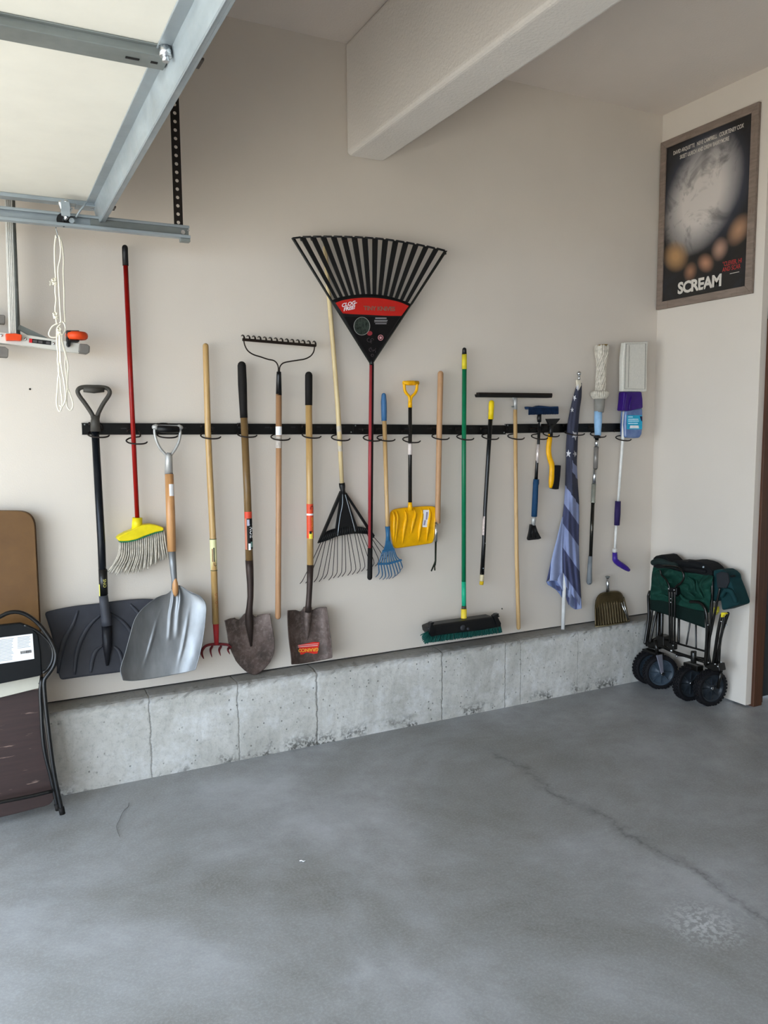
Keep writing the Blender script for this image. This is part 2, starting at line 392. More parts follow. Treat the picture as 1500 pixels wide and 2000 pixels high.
# centre stiles: flat channels running across the section
q = PZ(150, 72, DZ)
for yy in (q.y, q.y-1.22, q.y-2.44):
    cs = MB().bb((xe-SEC+.01, yy-.035, DZ-.022), (xw, yy+.035, DZ)).bb((xe-SEC+.01, yy-.047, DZ-.004), (xw, yy+.047, DZ))
    o = build('centre_stile', cs, M_GALVD, door, bev=.003)
    each('slot', [MB().bb((xw-.09, yy-.004, DZ-.0235), (xw-.06, yy+.004, DZ-.021)), MB().bb((xw-.035, yy-.004, DZ-.0235), (xw-.02, yy+.004, DZ-.021))], M_DARK, o)
# long reinforcing strut: flange, deep web, lip
web = P(193, 438, -ye)
st = MB()
st.bb((xw-.028, yb, DZ-.006), (xw+.002, ye+.03, DZ-.0005))
st.prism([(xw, ye+.03, DZ-.003), (web.x, ye+.03, web.z+.004), (web.x+.004, ye+.03, web.z+.002), (xw+.004, ye+.03, DZ-.003)], (0, yb-ye, 0))
st.prism([(web.x, ye+.03, web.z+.004), (web.x+.022, ye+.03, web.z+.006), (web.x+.022, ye+.03, web.z+.010), (web.x, ye+.03, web.z+.007)], (0, yb-ye, 0))
build('reinforcing_strut', st, M_GALV, door, bev=.0015)
tc = MB().bb((web.x+.028, yb, DZ-.004), (xe+.004, ye+.02, DZ+.05)); build('top_cap', tc, M_GALVD, door, bev=.002)
for py_ in (115, 405):
    bk = MB()
    a = P(385, 118, .45) if py_ == 115 else P(226, 402, -ye)
    if py_ == 115: a = PZ(380, 118, DZ-.008); 
    bk.box((xe-.02, a.y, DZ-.012), (.05, .05, .006))
    build('strut_clip', bk, plastic('brown_steel_clip', '#5b524c', .5, metal=.4), door, bev=.001)
c = PZ(318, 103, DZ-.02); bo = MB().disc((xw-.012, c.y, DZ-.016), (0, 0, 1), .014, .022, 8).disc((xw-.012, c.y, DZ-.03), (0, 0, 1), .008, .016, 8); build('bolt', bo, M_CHROME, door)
# hinge and roller carrier at the corner
yt = -.37                                       # plane of the track
hc = P(170, 402, -ye-.01)
hg = MB().box((hc.x+.01, ye+.02, DZ-.015), (.10, .07, .006)).box((hc.x-.07, ye+.025, DZ-.03), (.035, .05, .004)).box(P(128, 408, .44), (.03, .008, .05))
build('hinge_plate', hg, M_GALV, door, bev=.001)
for px_, py_ in ((172, 400), (181, 404), (119, 397)):
    p = P(px_, py_, -ye-.02); build('bolt', MB().ball(p, .009, 10, 6).disc(p, (0, 1, 0), .013, .004, 6), M_CHROME, door)
a1 = P(122, 396, .43); a2 = P(136, 418, .41)
each('roller_bracket', [MB().tube([P(118, 396, .43), P(122, 408, .42), P(126, 420, .41)], .0085, 10, dome=3), MB().tube([P(129, 394, .43), P(135, 407, .42)], .008, 10, dome=3)], M_CHROME, door)
ro = P(124, 432, .40); ro2 = P(127, 430, .40)
w_ = build('roller', MB().disc(P(124, 430, .385), (0, 1, 0), .024, .014, 24), M_BLACK, door)
build('roller_stem', MB().tube([P(124, 432, .385), P(132, 421, .43)], .0075, 10), M_CHROME, w_)
build('lift_arm', MB().tube([P(168, 396, .43), P(156, 412, .42), P(148, 424, .41)], .004, 6), M_GALV, door)
build('lock_washer', MB().disc(P(140, 431, .40), (0, 1, 0), .010, .006, 8), M_GALV, door)

# horizontal track: C channel
tr = thing('door_track', 'galvanised horizontal garage door track ending in mid air before the wall', 'door track', P(368, 462, -yt))
e1 = P(368, 444, -yt); e2 = P(368, 467, -yt)
zt, zb = e1.z, e2.z
def chan(x0, x1, yy, z0, z1):
    m = MB(); m.bb((x0, yy-.0025, z0), (x1, yy, z1)); m.bb((x0, yy-.03, z0-.003), (x1, yy, z0)); m.bb((x0, yy-.016, z1), (x1, yy, z1+.003)); m.bb((x0, yy-.018, z1-.008), (x1, yy-.015, z1)); m.bb((x0, yy-.032, z0-.003), (x1, yy-.029, z0+.008)); return m
xj = P(176, 430, -yt).x
build('rail_channel', chan(XL+.1, e1.x, yt, zb, zt), M_GALV, tr, bev=.001)
build('inner_angle', MB().bb((xj, yt-.008, zb+.002), (e1.x-.002, yt-.0045, zt-.001)), M_GALVD, tr)
be = P(356, 455, -yt)
each('end_bolt', [MB().disc((be.x, yt-.010, be.z), (0, 1, 0), .009, .008, 8), MB().disc((be.x+.022, yt-.008, be.z+.01), (0, 1, 0), .004, .004, 8), MB().disc((be.x+.022, yt-.008, be.z-.012), (0, 1, 0), .004, .004, 8)], M_CHROME, tr)
build('end_bracket', MB().bb((be.x-.012, yt-.026, zb-.016), (e1.x, yt+.004, zb-.004)), M_GALVD, tr, bev=.001)

# perforated hanger up to the ceiling
def perforated(name, x, y, z0, z1, wd, pitch, r, parent, mat):
    m = MB(); n = int((z1-z0)/pitch); K = 12
    for face in (0, 1):
        for i in range(n):
            za = z0+i*pitch; zc = za+pitch/2; out = []; inn = []
            for k in range(K):
                a = 2*math.pi*k/K+math.pi/K; c_, s_ = math.cos(a), math.sin(a); sc_ = 1/max(abs(c_), abs(s_))
                out.append((c_*sc_*wd/2, s_*sc_*pitch/2)); inn.append((c_*r, s_*r))
            def pt(q): return (x+q[0], y, zc+q[1]) if face == 0 else (x+wd/2, y+wd/2+q[0], zc+q[1])
            vs = [pt(q) for q in out+inn]; m.add(vs, [[k, (k+1) % K, K+(k+1) % K, K+k] for k in range(K)])
    return build(name, m, mat, parent, solid=.0025)
hx = P(352, 440, -yt).x
hg = thing('perforated_hanger', 'dark perforated angle iron holding up the end of the door track', 'hanger', (hx, yt, zt))
M_ANGLE = plastic('brown_black_angle_iron', '#2c2724', .45, metal=.5)
perforated('angle_iron', hx-.004, yt+.012, zt-.03, H, .034, .0318, .0068, hg, M_ANGLE)

# ================================================================ rope
rp = thing('pull_rope', 'knotted white rope hanging down from the garage door roller', 'rope', P(110, 447, .36))
M_ROPE = plastic('white_nylon_rope', '#e9e3d3', .8, .08, scale=300, bump=.4)
def rope(pts, d=.36, w=3.0):
    ps = []
    for i, q in enumerate(pts):
        ps.append(P(q[0], q[1], (q[2] if len(q) > 2 else d)))
    r = MPX(ps[0])*w/2
    c = cat(ps, len(ps)*5); return c, r
m = MB()
for pts in ([(109, 460), (106.8, 480), (106.7, 504), (108, 530), (109, 546)], [(108, 556), (108, 571), (109.5, 585), (108, 600), (108.5, 615), (110.5, 632)],
            [(114, 460), (118, 466), (121, 477), (124, 504), (123.5, 535), (125, 567), (125.5, 600), (127, 628)], [(116, 464, .37), (118.5, 485, .37), (117.5, 505, .37), (113.5, 525, .37), (115, 560, .37), (117, 595, .37), (119, 628, .37)],
            [(112, 632), (103, 637), (98, 644), (95.5, 653), (99, 658), (106, 659), (113, 657)], [(117, 630), (122, 628), (126.5, 634), (127.5, 643), (123, 652), (117, 657), (112, 652), (112, 640), (118, 634)],
            [(111, 650), (111, 672), (113, 690), (112.5, 705), (115.5, 724), (113, 742), (112, 762), (110.5, 785), (113, 798), (116.5, 804), (120, 798), (121.5, 785), (119, 762), (117.5, 742), (114, 722), (117, 700), (116, 675), (115.5, 650)],
            [(121, 650), (123, 670), (128, 690), (133, 714), (132, 735), (132, 756), (137, 770), (142, 786), (142, 796), (137, 801), (131, 794), (130, 781), (131.5, 757), (130, 735), (127, 712), (128, 695), (123, 675), (119, 652)],
            [(117, 655, .37), (118, 690, .37), (120, 715, .37), (126, 750, .37), (128, 780, .37), (121, 795, .37), (117, 792, .37)]):
    c, r = rope(pts); m.tube(c, r, 8, dome=3)
build('strand', m, M_ROPE, rp)
for q_, (x, y) in enumerate(((106, 550), (108.5, 616), (116, 646))):
    kn = MB(); ps = []
    for i in range(24):
        a = 4*math.pi*i/24; ps.append(P(x+3.6*math.cos(a*1.5)+math.sin(a), y+4.6*math.sin(a)+1.2*math.cos(3*a), .365+.006*math.sin(2*a)))
    kn.tube(cat(ps+[ps[0]], 60)[:-1], MPX(ps[0])*1.7, 8, closed=True)
    ko = build('knot', kn, M_ROPE, rp)
    if q_ == 0:
        for k in range(7):
            a = k*.35-.9; build('frayed_end', MB().tube([P(104, 552, .365), P(98-random.random()*2, 553+5*math.sin(a), .365+.01*math.cos(a))], .0009, 5), M_ROPE, ko)
build('rope_hook', MB().tube([P(109, 436, .36), P(109.5, 447, .36), P(112, 458, .36), P(112, 464, .362), P(109, 463, .362)], .0022, 6), M_CHROME, rp)

# ================================================================ ladder hung high on the wall (only its foot bar is in view)
M_ALU = steel('brushed_aluminium', '#c9c7c0', .5, (3, 3, 30), .25, .1)
M_ORANGE = plastic('orange_plastic', '#d9481f', .4)
M_GREYRUB = plastic('grey_rubber_foot', '#6f6b66', .7)
ld = thing('ladder', 'aluminium ladder hung on the wall with orange clamp and wheel, cut off at left edge', 'ladder', P(24, 651, .15))
s = MB().slab([(-150, 634), (60, 655), (140, 668), (158, 671), (156, 689), (130, 687), (60, 676), (-150, 655)], .165, .045)
bar = build('foot_bar', s, M_ALU, ld, bev=.002)
for i, (x, y) in enumerate(((3, 655), (50, 662), (105, 671), (133, 674))): build('rivet', MB().ball(P(x, y, .166), .0055, 10, 6), M_CHROME, bar)
lb = build('warning_sticker', MB().slab([(57, 661), (100, 666), (99.5, 674), (56.5, 669)], .1665, .001), M_INK, bar)
build('warning_sticker', MB().slab([(57, 661), (63, 661.7), (62.6, 669.7), (56.5, 669)], .1672, .001), M_REDINK, bar)
for x0 in (64.5, 75, 90):
    gs = MB(); gs.slab([(x0, 662.8+(x0-57)*.116), (x0+8, 663.8+(x0-57)*.116), (x0+7.8, 668.6+(x0-57)*.116), (x0-.2, 667.6+(x0-57)*.116)], .1672, .001)
    build('sticker_print', gs, plastic('grey_print', '#4e4b4c', .6), bar)
build('side_rail', MB().prism([P(x, 300, .19) for x in (6, 11.5, 20, 21)]+[P(x, 300, .15) for x in (21, 6)], P(24.5, 655, .15)-P(13.5, 300, .15)), M_ALU, ld, bev=.002)
a = P(6, 300, .19); b = P(18, 655, .19); a2 = P(20, 300, .19); b2 = P(30, 655, .19)
for t0 in (.25, .5, .75):
    build('rail_rib', MB().tube([lerp(a, a2, t0), lerp(b, b2, t0)], .0022, 6), M_ALU, ld)
build('back_rail', MB().tube([P(21, 330, .10), P(34, 655, .10)], .011, 12), M_GALVD, ld)
build('clamp', MB().slab([(10.5, 651.5), (30, 651), (43, 653.5), (42, 665), (31, 664.5), (12, 664.5)], .20, .07), M_ORANGE, ld, bev=.003)
build('brace', MB().slab([(38, 634), (100, 663), (96, 664), (66, 660), (34, 642)], .13, .02), M_GALVD, ld, bev=.001)
wh = P(150, 656, .16)
hs = build('wheel_housing', MB().slab([(131, 645), (134, 645), (155, 645), (156, 649), (133, 649)], .185, .04).slab([(131, 664), (156, 664), (155, 667.5), (138, 668), (138, 675), (135.5, 677.5), (131.5, 677), (130, 672)], .185, .04).slab([(129.5, 645), (134, 645), (134, 668), (130, 668)], .18, .03), M_BLACK, ld, bev=.003)
build('wheel', MB().tube([wh+Vector((0, 0, z)) for z in (-.017, -.015, -.009, 0, .009, .015, .017)], [.018, .034, .041, .043, .041, .034, .018], 28), M_ORANGE, hs)
def foot(pix, d, th): return build('rubber_foot', MB().slab(pix, d, th), M_GREYRUB, ld, bev=.004)
foot([(155.5, 671), (170, 672), (176, 676), (175, 689), (170, 690.5), (153.5, 688)], .18, .06)
build('end_bar', MB().slab([(-150, 664), (6, 678), (6, 695), (-150, 681)], .15, .04), M_ALU, ld, bev=.002)
build('end_bar', MB().slab([(-150, 604), (2, 617), (2, 629), (-150, 616)], .115, .03), M_ALU, ld, bev=.002)
foot([(-20, 675), (10, 677), (16.5, 682), (16, 696), (14, 697.5), (-20, 695)], .16, .06)
foot([(-20, 613), (8, 615), (10, 617), (10, 631), (8, 632), (-20, 630)], .12, .05)

# ================================================================ folded tables and chair at the left
def leaning(pts_top, y_top, y_bot, z_bot): pass
M_TAN = NT('tan_vinyl'); _c = M_TAN.ramp(M_TAN.noise(5, 5), [(.3, '#53350f'), (.55, '#61421a'), (.75, '#74542b')]); M_TAN.color(_c); M_TAN.set(.5); M_TAN.bump(M_TAN.noise(160, 2), .15, .001); M_TAN = M_TAN.m
tt = thing('folding_card_table', 'tan vinyl topped folding table with rounded corner leaning against the wall', 'table', P(30, 1300, .1))
def corner(x0, y0, x1, y1, cx, cy, n=8):
    return [(x0+(cx-x0)*2*t*(1-t)+(cx-x0)*0+(x1-x0)*t*t+0*(t), y0+(cy-y0)*2*t*(1-t)+(y1-y0)*t*t) for t in [i/n for i in range(n+1)]]
pix = [(-90, 1001), (-20, 997.5), (30, 998)]+corner(35, 998.2, 68, 1030, 66, 999)+[(76, 1190), (84, 1380), (-90, 1392)]
def tilt(pix, ytop, d0, ybot, d1):
    return [P(x, y, d0+(d1-d0)*(y-ytop)/(ybot-ytop)) for x, y in pix]
zf = tilt(pix, 998, .07, 1392, .13); build('table_top', MB().prism(zf, (0, .018, 0)), M_TAN, tt, bev=.002)
zf2 = [p+Vector((.004, .019, 0)) for p in zf]; build('table_edge', MB().prism(zf2, (.003, .012, 0)), plastic('brown_vinyl_edge', '#5b4023', .5), tt, bev=.003)

M_HARD = NT('brown_hardboard'); _v = M_HARD.mapping((3, 3, 45)); _n = M_HARD.noise(1, 6, _v, .7, .3)
_c = M_HARD.ramp(_n, [(.3, '#241513'), (.7, '#35211e')]); _s = M_HARD.math('MULTIPLY', M_HARD.ramp(M_HARD.noise(1, 3, M_HARD.mapping((9, 9, 60))), [(.64, 0.0), (.7, .7)]), 1.0)
M_HARD.color(M_HARD.mix(_s, _c, '#8c7469')); M_HARD.set(.5); M_HARD = M_HARD.m
bt = thing('folding_card_table', 'dark brown hardboard folding table with cream rail standing on the floor', 'table', PZ(40, 1595))
pix = [(-90, 1300), (70, 1300), (78, 1351), (98, 1500)]+corner(104, 1545, 78, 1577, 112, 1573)+[(30, 1590), (-90, 1618)]
zf = tilt(pix, 1300, .19, 1600, .285); build('table_top', MB().prism(zf, (0, .02, 0)), M_HARD, bt, bev=.003)
zr = tilt([(-90, 1334), (0, 1321), (76, 1303), (81.5, 1343), (0, 1363), (-90, 1380)], 1300, .225, 1600, .30)
ap = build('apron_rail', MB().prism(zr, (0, .022, 0)), plastic('cream_metal_rail', '#bdb9ab', .45, .04), bt, bev=.003)
build('rivet', MB().ball(P(77, 1335, .234), .004, 8, 5), M_BLKPAINT, ap)

ch = thing('folding_chair', 'folded black metal folding chair with white label under its round seat', 'chair', PZ(118, 1588))
def td(y): return .26+(.36-.26)*(y-1195)/(1590-1195)
def ctube(name, pts, w, off=0, par=ch, n=4):
    ps = [P(x, y, td(y)+off) for x, y in pts]; c = cat(ps, len(ps)*n); return build(name, MB().tube(c, MPX(ps[0])*w/2, 14, dome=0), M_BLKPAINT, par)
ctube('back_frame', [(-60, 1255), (-30, 1220), (0, 1204.7), (16, 1197), (31.5, 1195), (47, 1198.5), (63, 1208), (79, 1222.5), (94.5, 1243.5), (105, 1262.4), (109.5, 1280), (105, 1301), (94.5, 1317), (87, 1327), (86.5, 1345), (93, 1412), (105.6, 1508), (121.6, 1586)], 8.2)
ctube('rear_leg', [(82, 1322), (79, 1345), (80, 1377), (86, 1460), (101, 1524), (113, 1580)], 7.5, -.045)
ctube('cross_bar', [(-60, 1580), (0, 1567), (60, 1555), (103, 1545)], 7.5, -.03)
build('foot_cap', MB().tube([P(119.5, 1577, td(1577)), P(122.2, 1590, td(1588))], .0115, 14), M_RUBBER, ch)
build('foot_cap', MB().tube([P(110.8, 1570, td(1570)-.045), P(113.5, 1582, td(1580)-.045)], .0105, 14), M_RUBBER, ch)
seat = tilt([(-60, 1226), (0, 1221), (40, 1217), (60, 1224), (74.6, 1240), (80, 1275), (82, 1318), (75, 1321), (0, 1336), (-60, 1345)], 1195, .25, 1590, .35)
so = build('seat', MB().prism(seat, (0, .022, 0)), plastic('black_seat_pan', '#0c0e10', .45), ch, bev=.004)
ring = tilt([(47, 1221), (68, 1230), (84, 1242), (97.7, 1257), (103.5, 1272), (102, 1291), (93, 1307), (84, 1314)], 1195, .245, 1590, .345)
build('seat_rim', MB().tube(cat(ring, 32), MPX(ring[0])*3, 12), M_BLKPAINT, ch)
pan = tilt([(66, 1232), (82, 1244), (96, 1259), (101, 1273), (100, 1290), (91, 1305), (78, 1322), (74, 1290)], 1195, .243, 1590, .343)
build('seat_side', MB().prism(pan, (0, .01, 0)), M_BLKPAINT, ch)
lab = tilt([(-60, 1252), (0, 1245.6), (63.5, 1237.7), (67, 1286.6), (0, 1296.6), (-60, 1306)], 1195, .2515, 1590, .3515)
lo = build('seat_label', MB().prism(lab, (0, .001, 0)), M_WHITE, so)
lines = MB(); M_GREYTXT = plastic('grey_small_print', '#9aa1a8', .6)
def lp(x, y): return P(x, y, .2525+(.3525-.2525)*(y-1195)/395)
for i in range(15):
    y0 = 1250+i*2.9
    for x0, x1 in ((-40, 27), (34, 62)):
        if x0 > 0 and i > 7: continue
        e = x1-random.uniform(0, 6); sl = -.14
        lines.prism([lp(x0, y0+sl*x0), lp(e, y0+sl*e), lp(e, y0+1.1+sl*e), lp(x0, y0+1.1+sl*x0)], (0, .0004, 0))
build('small_print', lines, M_GREYTXT, lo)
bar = MB(); x = 40.0
while x < 60:
    w2 = random.choice((.5, .8, 1.2)); y0 = 1272-.14*(x-40); bar.prism([lp(x, y0), lp(x+w2, y0), lp(x+w2+.4, y0+5.5), lp(x+.4, y0+5.5)], (0, .0004, 0)); x += w2+random.choice((.6, .9))
build('barcode', bar, M_INK, lo)
# ================================================================ black rail with its hooks
rail = thing('tool_rail', 'long black steel wall rail with slots that carries the tool hooks', 'rail', P(160, 838, 0))
M_RAIL = plastic('satin_black_rail', '#040404', .4, spec=.3)
for (x0, y0, x1, y1) in ((160, 837.6, 690, 838.3), (690, 838.5, 988, 839.6), (988, 837.2, 1222, 835)):
    a = P(x0, y0, .014); b = P(x1, y1, .014); hh = .025
    m = MB().prism([(a.x, -.014, a.z-hh), (b.x, -.014, b.z-hh), (b.x, -.014, b.z+hh), (a.x, -.014, a.z+hh)], (0, .0025, 0))
    m.prism([(a.x, -.0145, a.z+hh-.003), (b.x, -.0145, b.z+hh-.003), (b.x, -.0145, b.z+hh), (a.x, -.0145, a.z+hh)], (0, .0145, 0))
    m.prism([(a.x, -.0145, a.z-hh), (b.x, -.0145, b.z-hh), (b.x, -.0145, b.z-hh+.003), (a.x, -.0145, a.z-hh+.003)], (0, .0145, 0))
    seg = build('rail_section', m, M_RAIL, rail, bev=.0008)
    x = a.x+.03
    while x < b.x-.04:
        build('slot', MB().bb((x, -.0146, a.z-.002), (x+.022, -.0138, a.z+.003)), plastic('slot_grey', '#2a2a2c', .5), seg); x += .13  # slots are thin strips in a grey paler than the rail
    each('screw', [MB().ball((a.x+.012, -.0145, a.z+.018), .004, 8, 5), MB().ball((b.x-.012, -.0145, b.z-.014), .004, 8, 5)], M_GALVD, seg)
# one hook, then copies: curved wire that wraps round a handle
def hookmesh(loc):
    o = Vector(loc); r = .0034
    c = cat([Vector(v) for v in ((.031, -.017, .028), (.035, -.020, .012), (.033, -.023, .004), (.020, -.028, .002), (-.010, -.030, -.002), (-.025, -.038, -.009), (-.029, -.056, -.016), (-.020, -.076, -.023), (.004, -.088, -.027), (.030, -.090, -.027), (.046, -.085, -.024), (.052, -.082, -.020))], 44)
    m = MB().tube([o+v for v in c], r, 8, dome=3)
    c = cat([Vector(v) for v in ((.031, -.017, .028), (.022, -.018, .034), (-.012, -.018, .034), (-.018, -.017, .026))], 12)
    m.tube([o+v for v in c], r, 8, dome=3)
    m.ball(o+Vector((-.018, -.018, .034)), .004, 8, 6)
    return m
HK = [(187, 849, 'the grey handled snow shovel'), (262, 862, 'the red handled corn broom'), (322, 850, 'the metal scoop shovel, behind its black grip'), (407, 852, 'the wooden cultivator handle'), (478.5, 849, 'the brown shaft of the round point shovel'),
      (544, 855, 'the bow rake with its head up'), (605, 851, 'the square shovel with a short black grip'), (662, 856, 'the pale wooden handle of the wire leaf rake'), (724, 857, 'the red shaft of the big black fan rake'), (751, 857, 'the small blue fan rake'),
      (801, 860, 'the small yellow snow shovel'), (858, 854, 'the wooden handled forked weeder'), (906.5, 855, 'the green handled push broom'), (955.5, 854, 'the black pole with a yellow grip'), (1006, 854, 'the floor squeegee'),
      (1052, 854, 'the dark blue snow brush'), (1075, 849, 'the yellow ice scraper brush'), (1118, 846, 'the rolled up flag'), (1167, 850, 'the string mop'), (1216.5, 857, 'the spray mop with the blue bottle')]
h0 = None
for px, py, what in HK:
    loc = P(px, py, .07); loc = Vector((loc.x, 0, loc.z+.016))
    if h0 is None: h0 = build('rail_hook', hookmesh(loc), M_WIRE, None, loc); h = h0
    else: h = h0.copy(); COL.objects.link(h); h.location = loc
    if 'flag' in what: h.scale = (1.3, 1.12, 1)
    tag(h, 'dark wire hook curling round '+what, 'hook', 'wire hooks on the black rail')

# ================================================================ materials of the tools
W_ASH = wood('pale_ash_handle', '#b08a58', '#cdad7c', .45)
W_TAN = wood('weathered_tan_handle', '#a0764f', '#c09a76', .6)
W_GOLD = wood('golden_handle', '#a07c48', '#c6a56e', .4)
W_ORG = wood('orange_ash_handle', '#ab7a4a', '#c99867', .4)
W_PALE = wood('pale_pine_handle', '#bfa577', '#dccca0', .55)
W_RED = wood('reddish_handle', '#966d4a', '#b98f69', .45)
M_OLIVE = plastic('olive_brown_shaft', '#6e5636', .22, .06)
M_DGREY = plastic('dark_grey_plastic', '#3f3c37', .5)
M_BLUEGREY = plastic('blue_black_tube', '#15181d', .25, metal=.3)
M_SCOOPG = plastic('slate_grey_poly', '#3a3b41', .5, .12, scale=14)
M_YEL = plastic('bright_yellow_plastic', '#d6c21c', .4)
M_YEL2 = plastic('golden_yellow_plastic', '#e2a607', .35)
M_RED = plastic('red_lacquer', '#84100b', .28)
M_RUST = NT('rusty_dark_steel'); _n = M_RUST.noise(9, 6, None, .7); _c = M_RUST.ramp(_n, [(.3, '#3b322d'), (.5, '#564842'), (.72, '#766660')])
M_RUST.color(M_RUST.mix(M_RUST.ramp(M_RUST.noise(60, 3), [(.5, 0.0), (.75, .5)]), _c, '#8a7d76')); M_RUST.set(.6, .35); M_RUST.bump(M_RUST.noise(50, 4), .3, .002); M_RUST = M_RUST.m
M_SOCK = plastic('dark_forged_socket', '#3c322e', .45, metal=.5)
M_ALUS = NT('scuffed_aluminium'); _n = M_ALUS.noise(1, 5, M_ALUS.mapping((14, 14, 4))); M_ALUS.color(M_ALUS.ramp(_n, [(.25, '#717375'), (.75, '#949698')])); M_ALUS.b.inputs['Metallic'].default_value = .6
M_ALUS.link(M_ALUS.ramp(M_ALUS.noise(6, 4), [(.3, .38), (.7, .6)]), M_ALUS.b.inputs['Roughness']); M_ALUS.bump(M_ALUS.noise(7, 2), .25, .02); M_ALUS = M_ALUS.m
M_BRIST = plastic('grey_broom_straw', '#b5aea1', .8, .25, scale=60)
M_GREENB = plastic('dark_green_bristles', '#0b4740', .7, .25, scale=120)
M_GREEN = plastic('green_paint', '#0b6b45', .3)
M_LGREEN = plastic('light_green_paint', '#1d9f78', .35)
M_BLUE = plastic('steel_blue_paint', '#2c5c80', .35)
M_BLUEG = plastic('blue_grip', '#3c6690', .45)
M_GREYC = plastic('light_grey_casting', '#a9a8a5', .4, metal=.4)
def T(name, label, cat_, px, py, d=.06): return thing(name, label, cat_, P(px, py, d))
def poly_tube(name, pts, w, mat, par, d=.06, n=4, closed=False, flat=None, seg=12, dome=0):
    ps = [P(q[0], q[1], q[2] if len(q) > 2 else d) for q in pts]
    if closed: ps2 = cat(ps+[ps[0]], len(ps)*n+1)[:-1]
    else: ps2 = cat(ps, (len(ps)-1)*n+1) if n > 1 else ps
    return build(name, MB().tube(ps2, MPX(ps[0])*w/2, seg, closed=closed, flat=flat, dome=dome), mat, par)

# ---- snow shovel
t = T('snow_shovel', 'wide dark grey ribbed snow shovel with black pole at the rail left end', 'shovel', 194, 1000)
g = coons([(86.6, 1196), (110, 1190), (150, 1183), (194, 1178), (228, 1173.5), (265, 1170), (298, 1170), (330, 1176)], [(118, 1328), (160, 1322), (233, 1313), (300, 1303), (325, 1298)],
          [(86.6, 1196), (94, 1218), (102, 1245), (108, 1275), (110, 1300), (118, 1328)], [(330, 1176), (334, 1210), (332, 1250), (325, 1298)], 25, 15, lambda u, v: .022+.045*(v**1.5)*(1-.4*abs(2*u-1)**2)+.012*abs(2*u-1)**2)
bl = build('blade', MB().grid(g), M_SCOOPG, t, solid=.004, sub=1)
def onblade(x, y):
    v = max(0, min(1, (y-1180)/140)); u = (x-90)/240; return .024+.045*(v**1.5)*(1-.4*abs(2*u-1)**2)+.012*abs(2*u-1)**2
ribs = [[(152, 1192), (142, 1220), (128, 1245), (118, 1280), (113, 1315)], [(200, 1198), (180, 1215), (163, 1240), (150, 1275), (145, 1318)], [(201, 1260), (188, 1270), (180, 1290), (177, 1314)],
        [(215, 1197), (238, 1213), (256, 1235), (268, 1265), (272, 1300)], [(222, 1262), (232, 1272), (238, 1290), (240, 1308)], [(254, 1180), (270, 1198), (290, 1230)]]
rb = MB()
for r in ribs:
    c = cat(r, 16); ps = [P(x, y, onblade(x, y)) for x, y in c]; n_ = len(ps); rb.tube(ps, [MPX(ps[0])*4.6*(math.sin(math.pi*(.08+.84*i/(n_-1)))**.5) for i in range(n_)], 10)
build('rib', rb, M_SCOOPG, bl)
rod('blade_socket', [(202, 1163, .058, 17), (204, 1182, .060, 18), (208, 1212, .064, 20), (209, 1222, .066, 20)], M_SCOOPG, t)
rod('blade_spine', [(208, 1222, .05, 19), (209.5, 1260, .056, 18), (209.5, 1300, .066, 5)], plastic('black_poly', '#1b1b1f', .4), t)
rod('shaft', [(185.5, 835, .055, 14.5), (198, 1060, .057, 15), (202, 1168, .058, 14.5)], M_BLUEGREY, t, 20)
rod('shaft_sleeve', [(200.8, 1112, .058, 16.5), (202.5, 1161, .058, 16.5)], M_BLKPAINT, t)
a = P(200.8, 1118, .058); b = P(202.6, 1165, .058); rr = MPX(a)*8.5
text('SNO', on_tube(a, b, rr, .045), 'sticker_lettering', plastic('pale_yellow_ink', '#c9c06b', .5), t, size=.018)
build('sticker_strip', MB().grid([[on_tube(a, b, rr, 0, side=s_)(x, 0) for s_ in (-1.15, -1.0, -.85)] for x in (.05, .07, .09, .105)]), plastic('yellow_strip', '#d7d060', .5), t)
hp = [(185.5, 820, .055), (178, 806, .055), (166, 788, .055), (155, 773, .055), (151.5, 764.5, .055), (155, 758.5, .055), (166, 755.8, .055)]
hq = [(187, 820, .055), (192.5, 806, .055), (202, 788, .055), (212, 773, .055), (214.5, 766, .055), (211, 759.5, .055), (200, 756.5, .055)]
h = poly_tube('d_handle', hp+[(183, 756, .055)]+hq[::-1], 8.4, M_DGREY, t, n=5)
rod('handle_grip', [(163, 760.5, .055, 11), (183, 761.5, .055, 13.5), (203, 760.5, .055, 11)], M_DGREY, h)
rod('handle_socket', [(186, 812, .055, 14), (186, 825, .055, 17.5), (186.5, 843, .055, 19)], M_DGREY, h)
for sgn in (1,):
    build('handle_web', MB().slab([(174, 796), (183, 810), (191, 810), (199, 796), (194, 822), (179, 822)], .060, .012), M_DGREY, h, bev=.003)

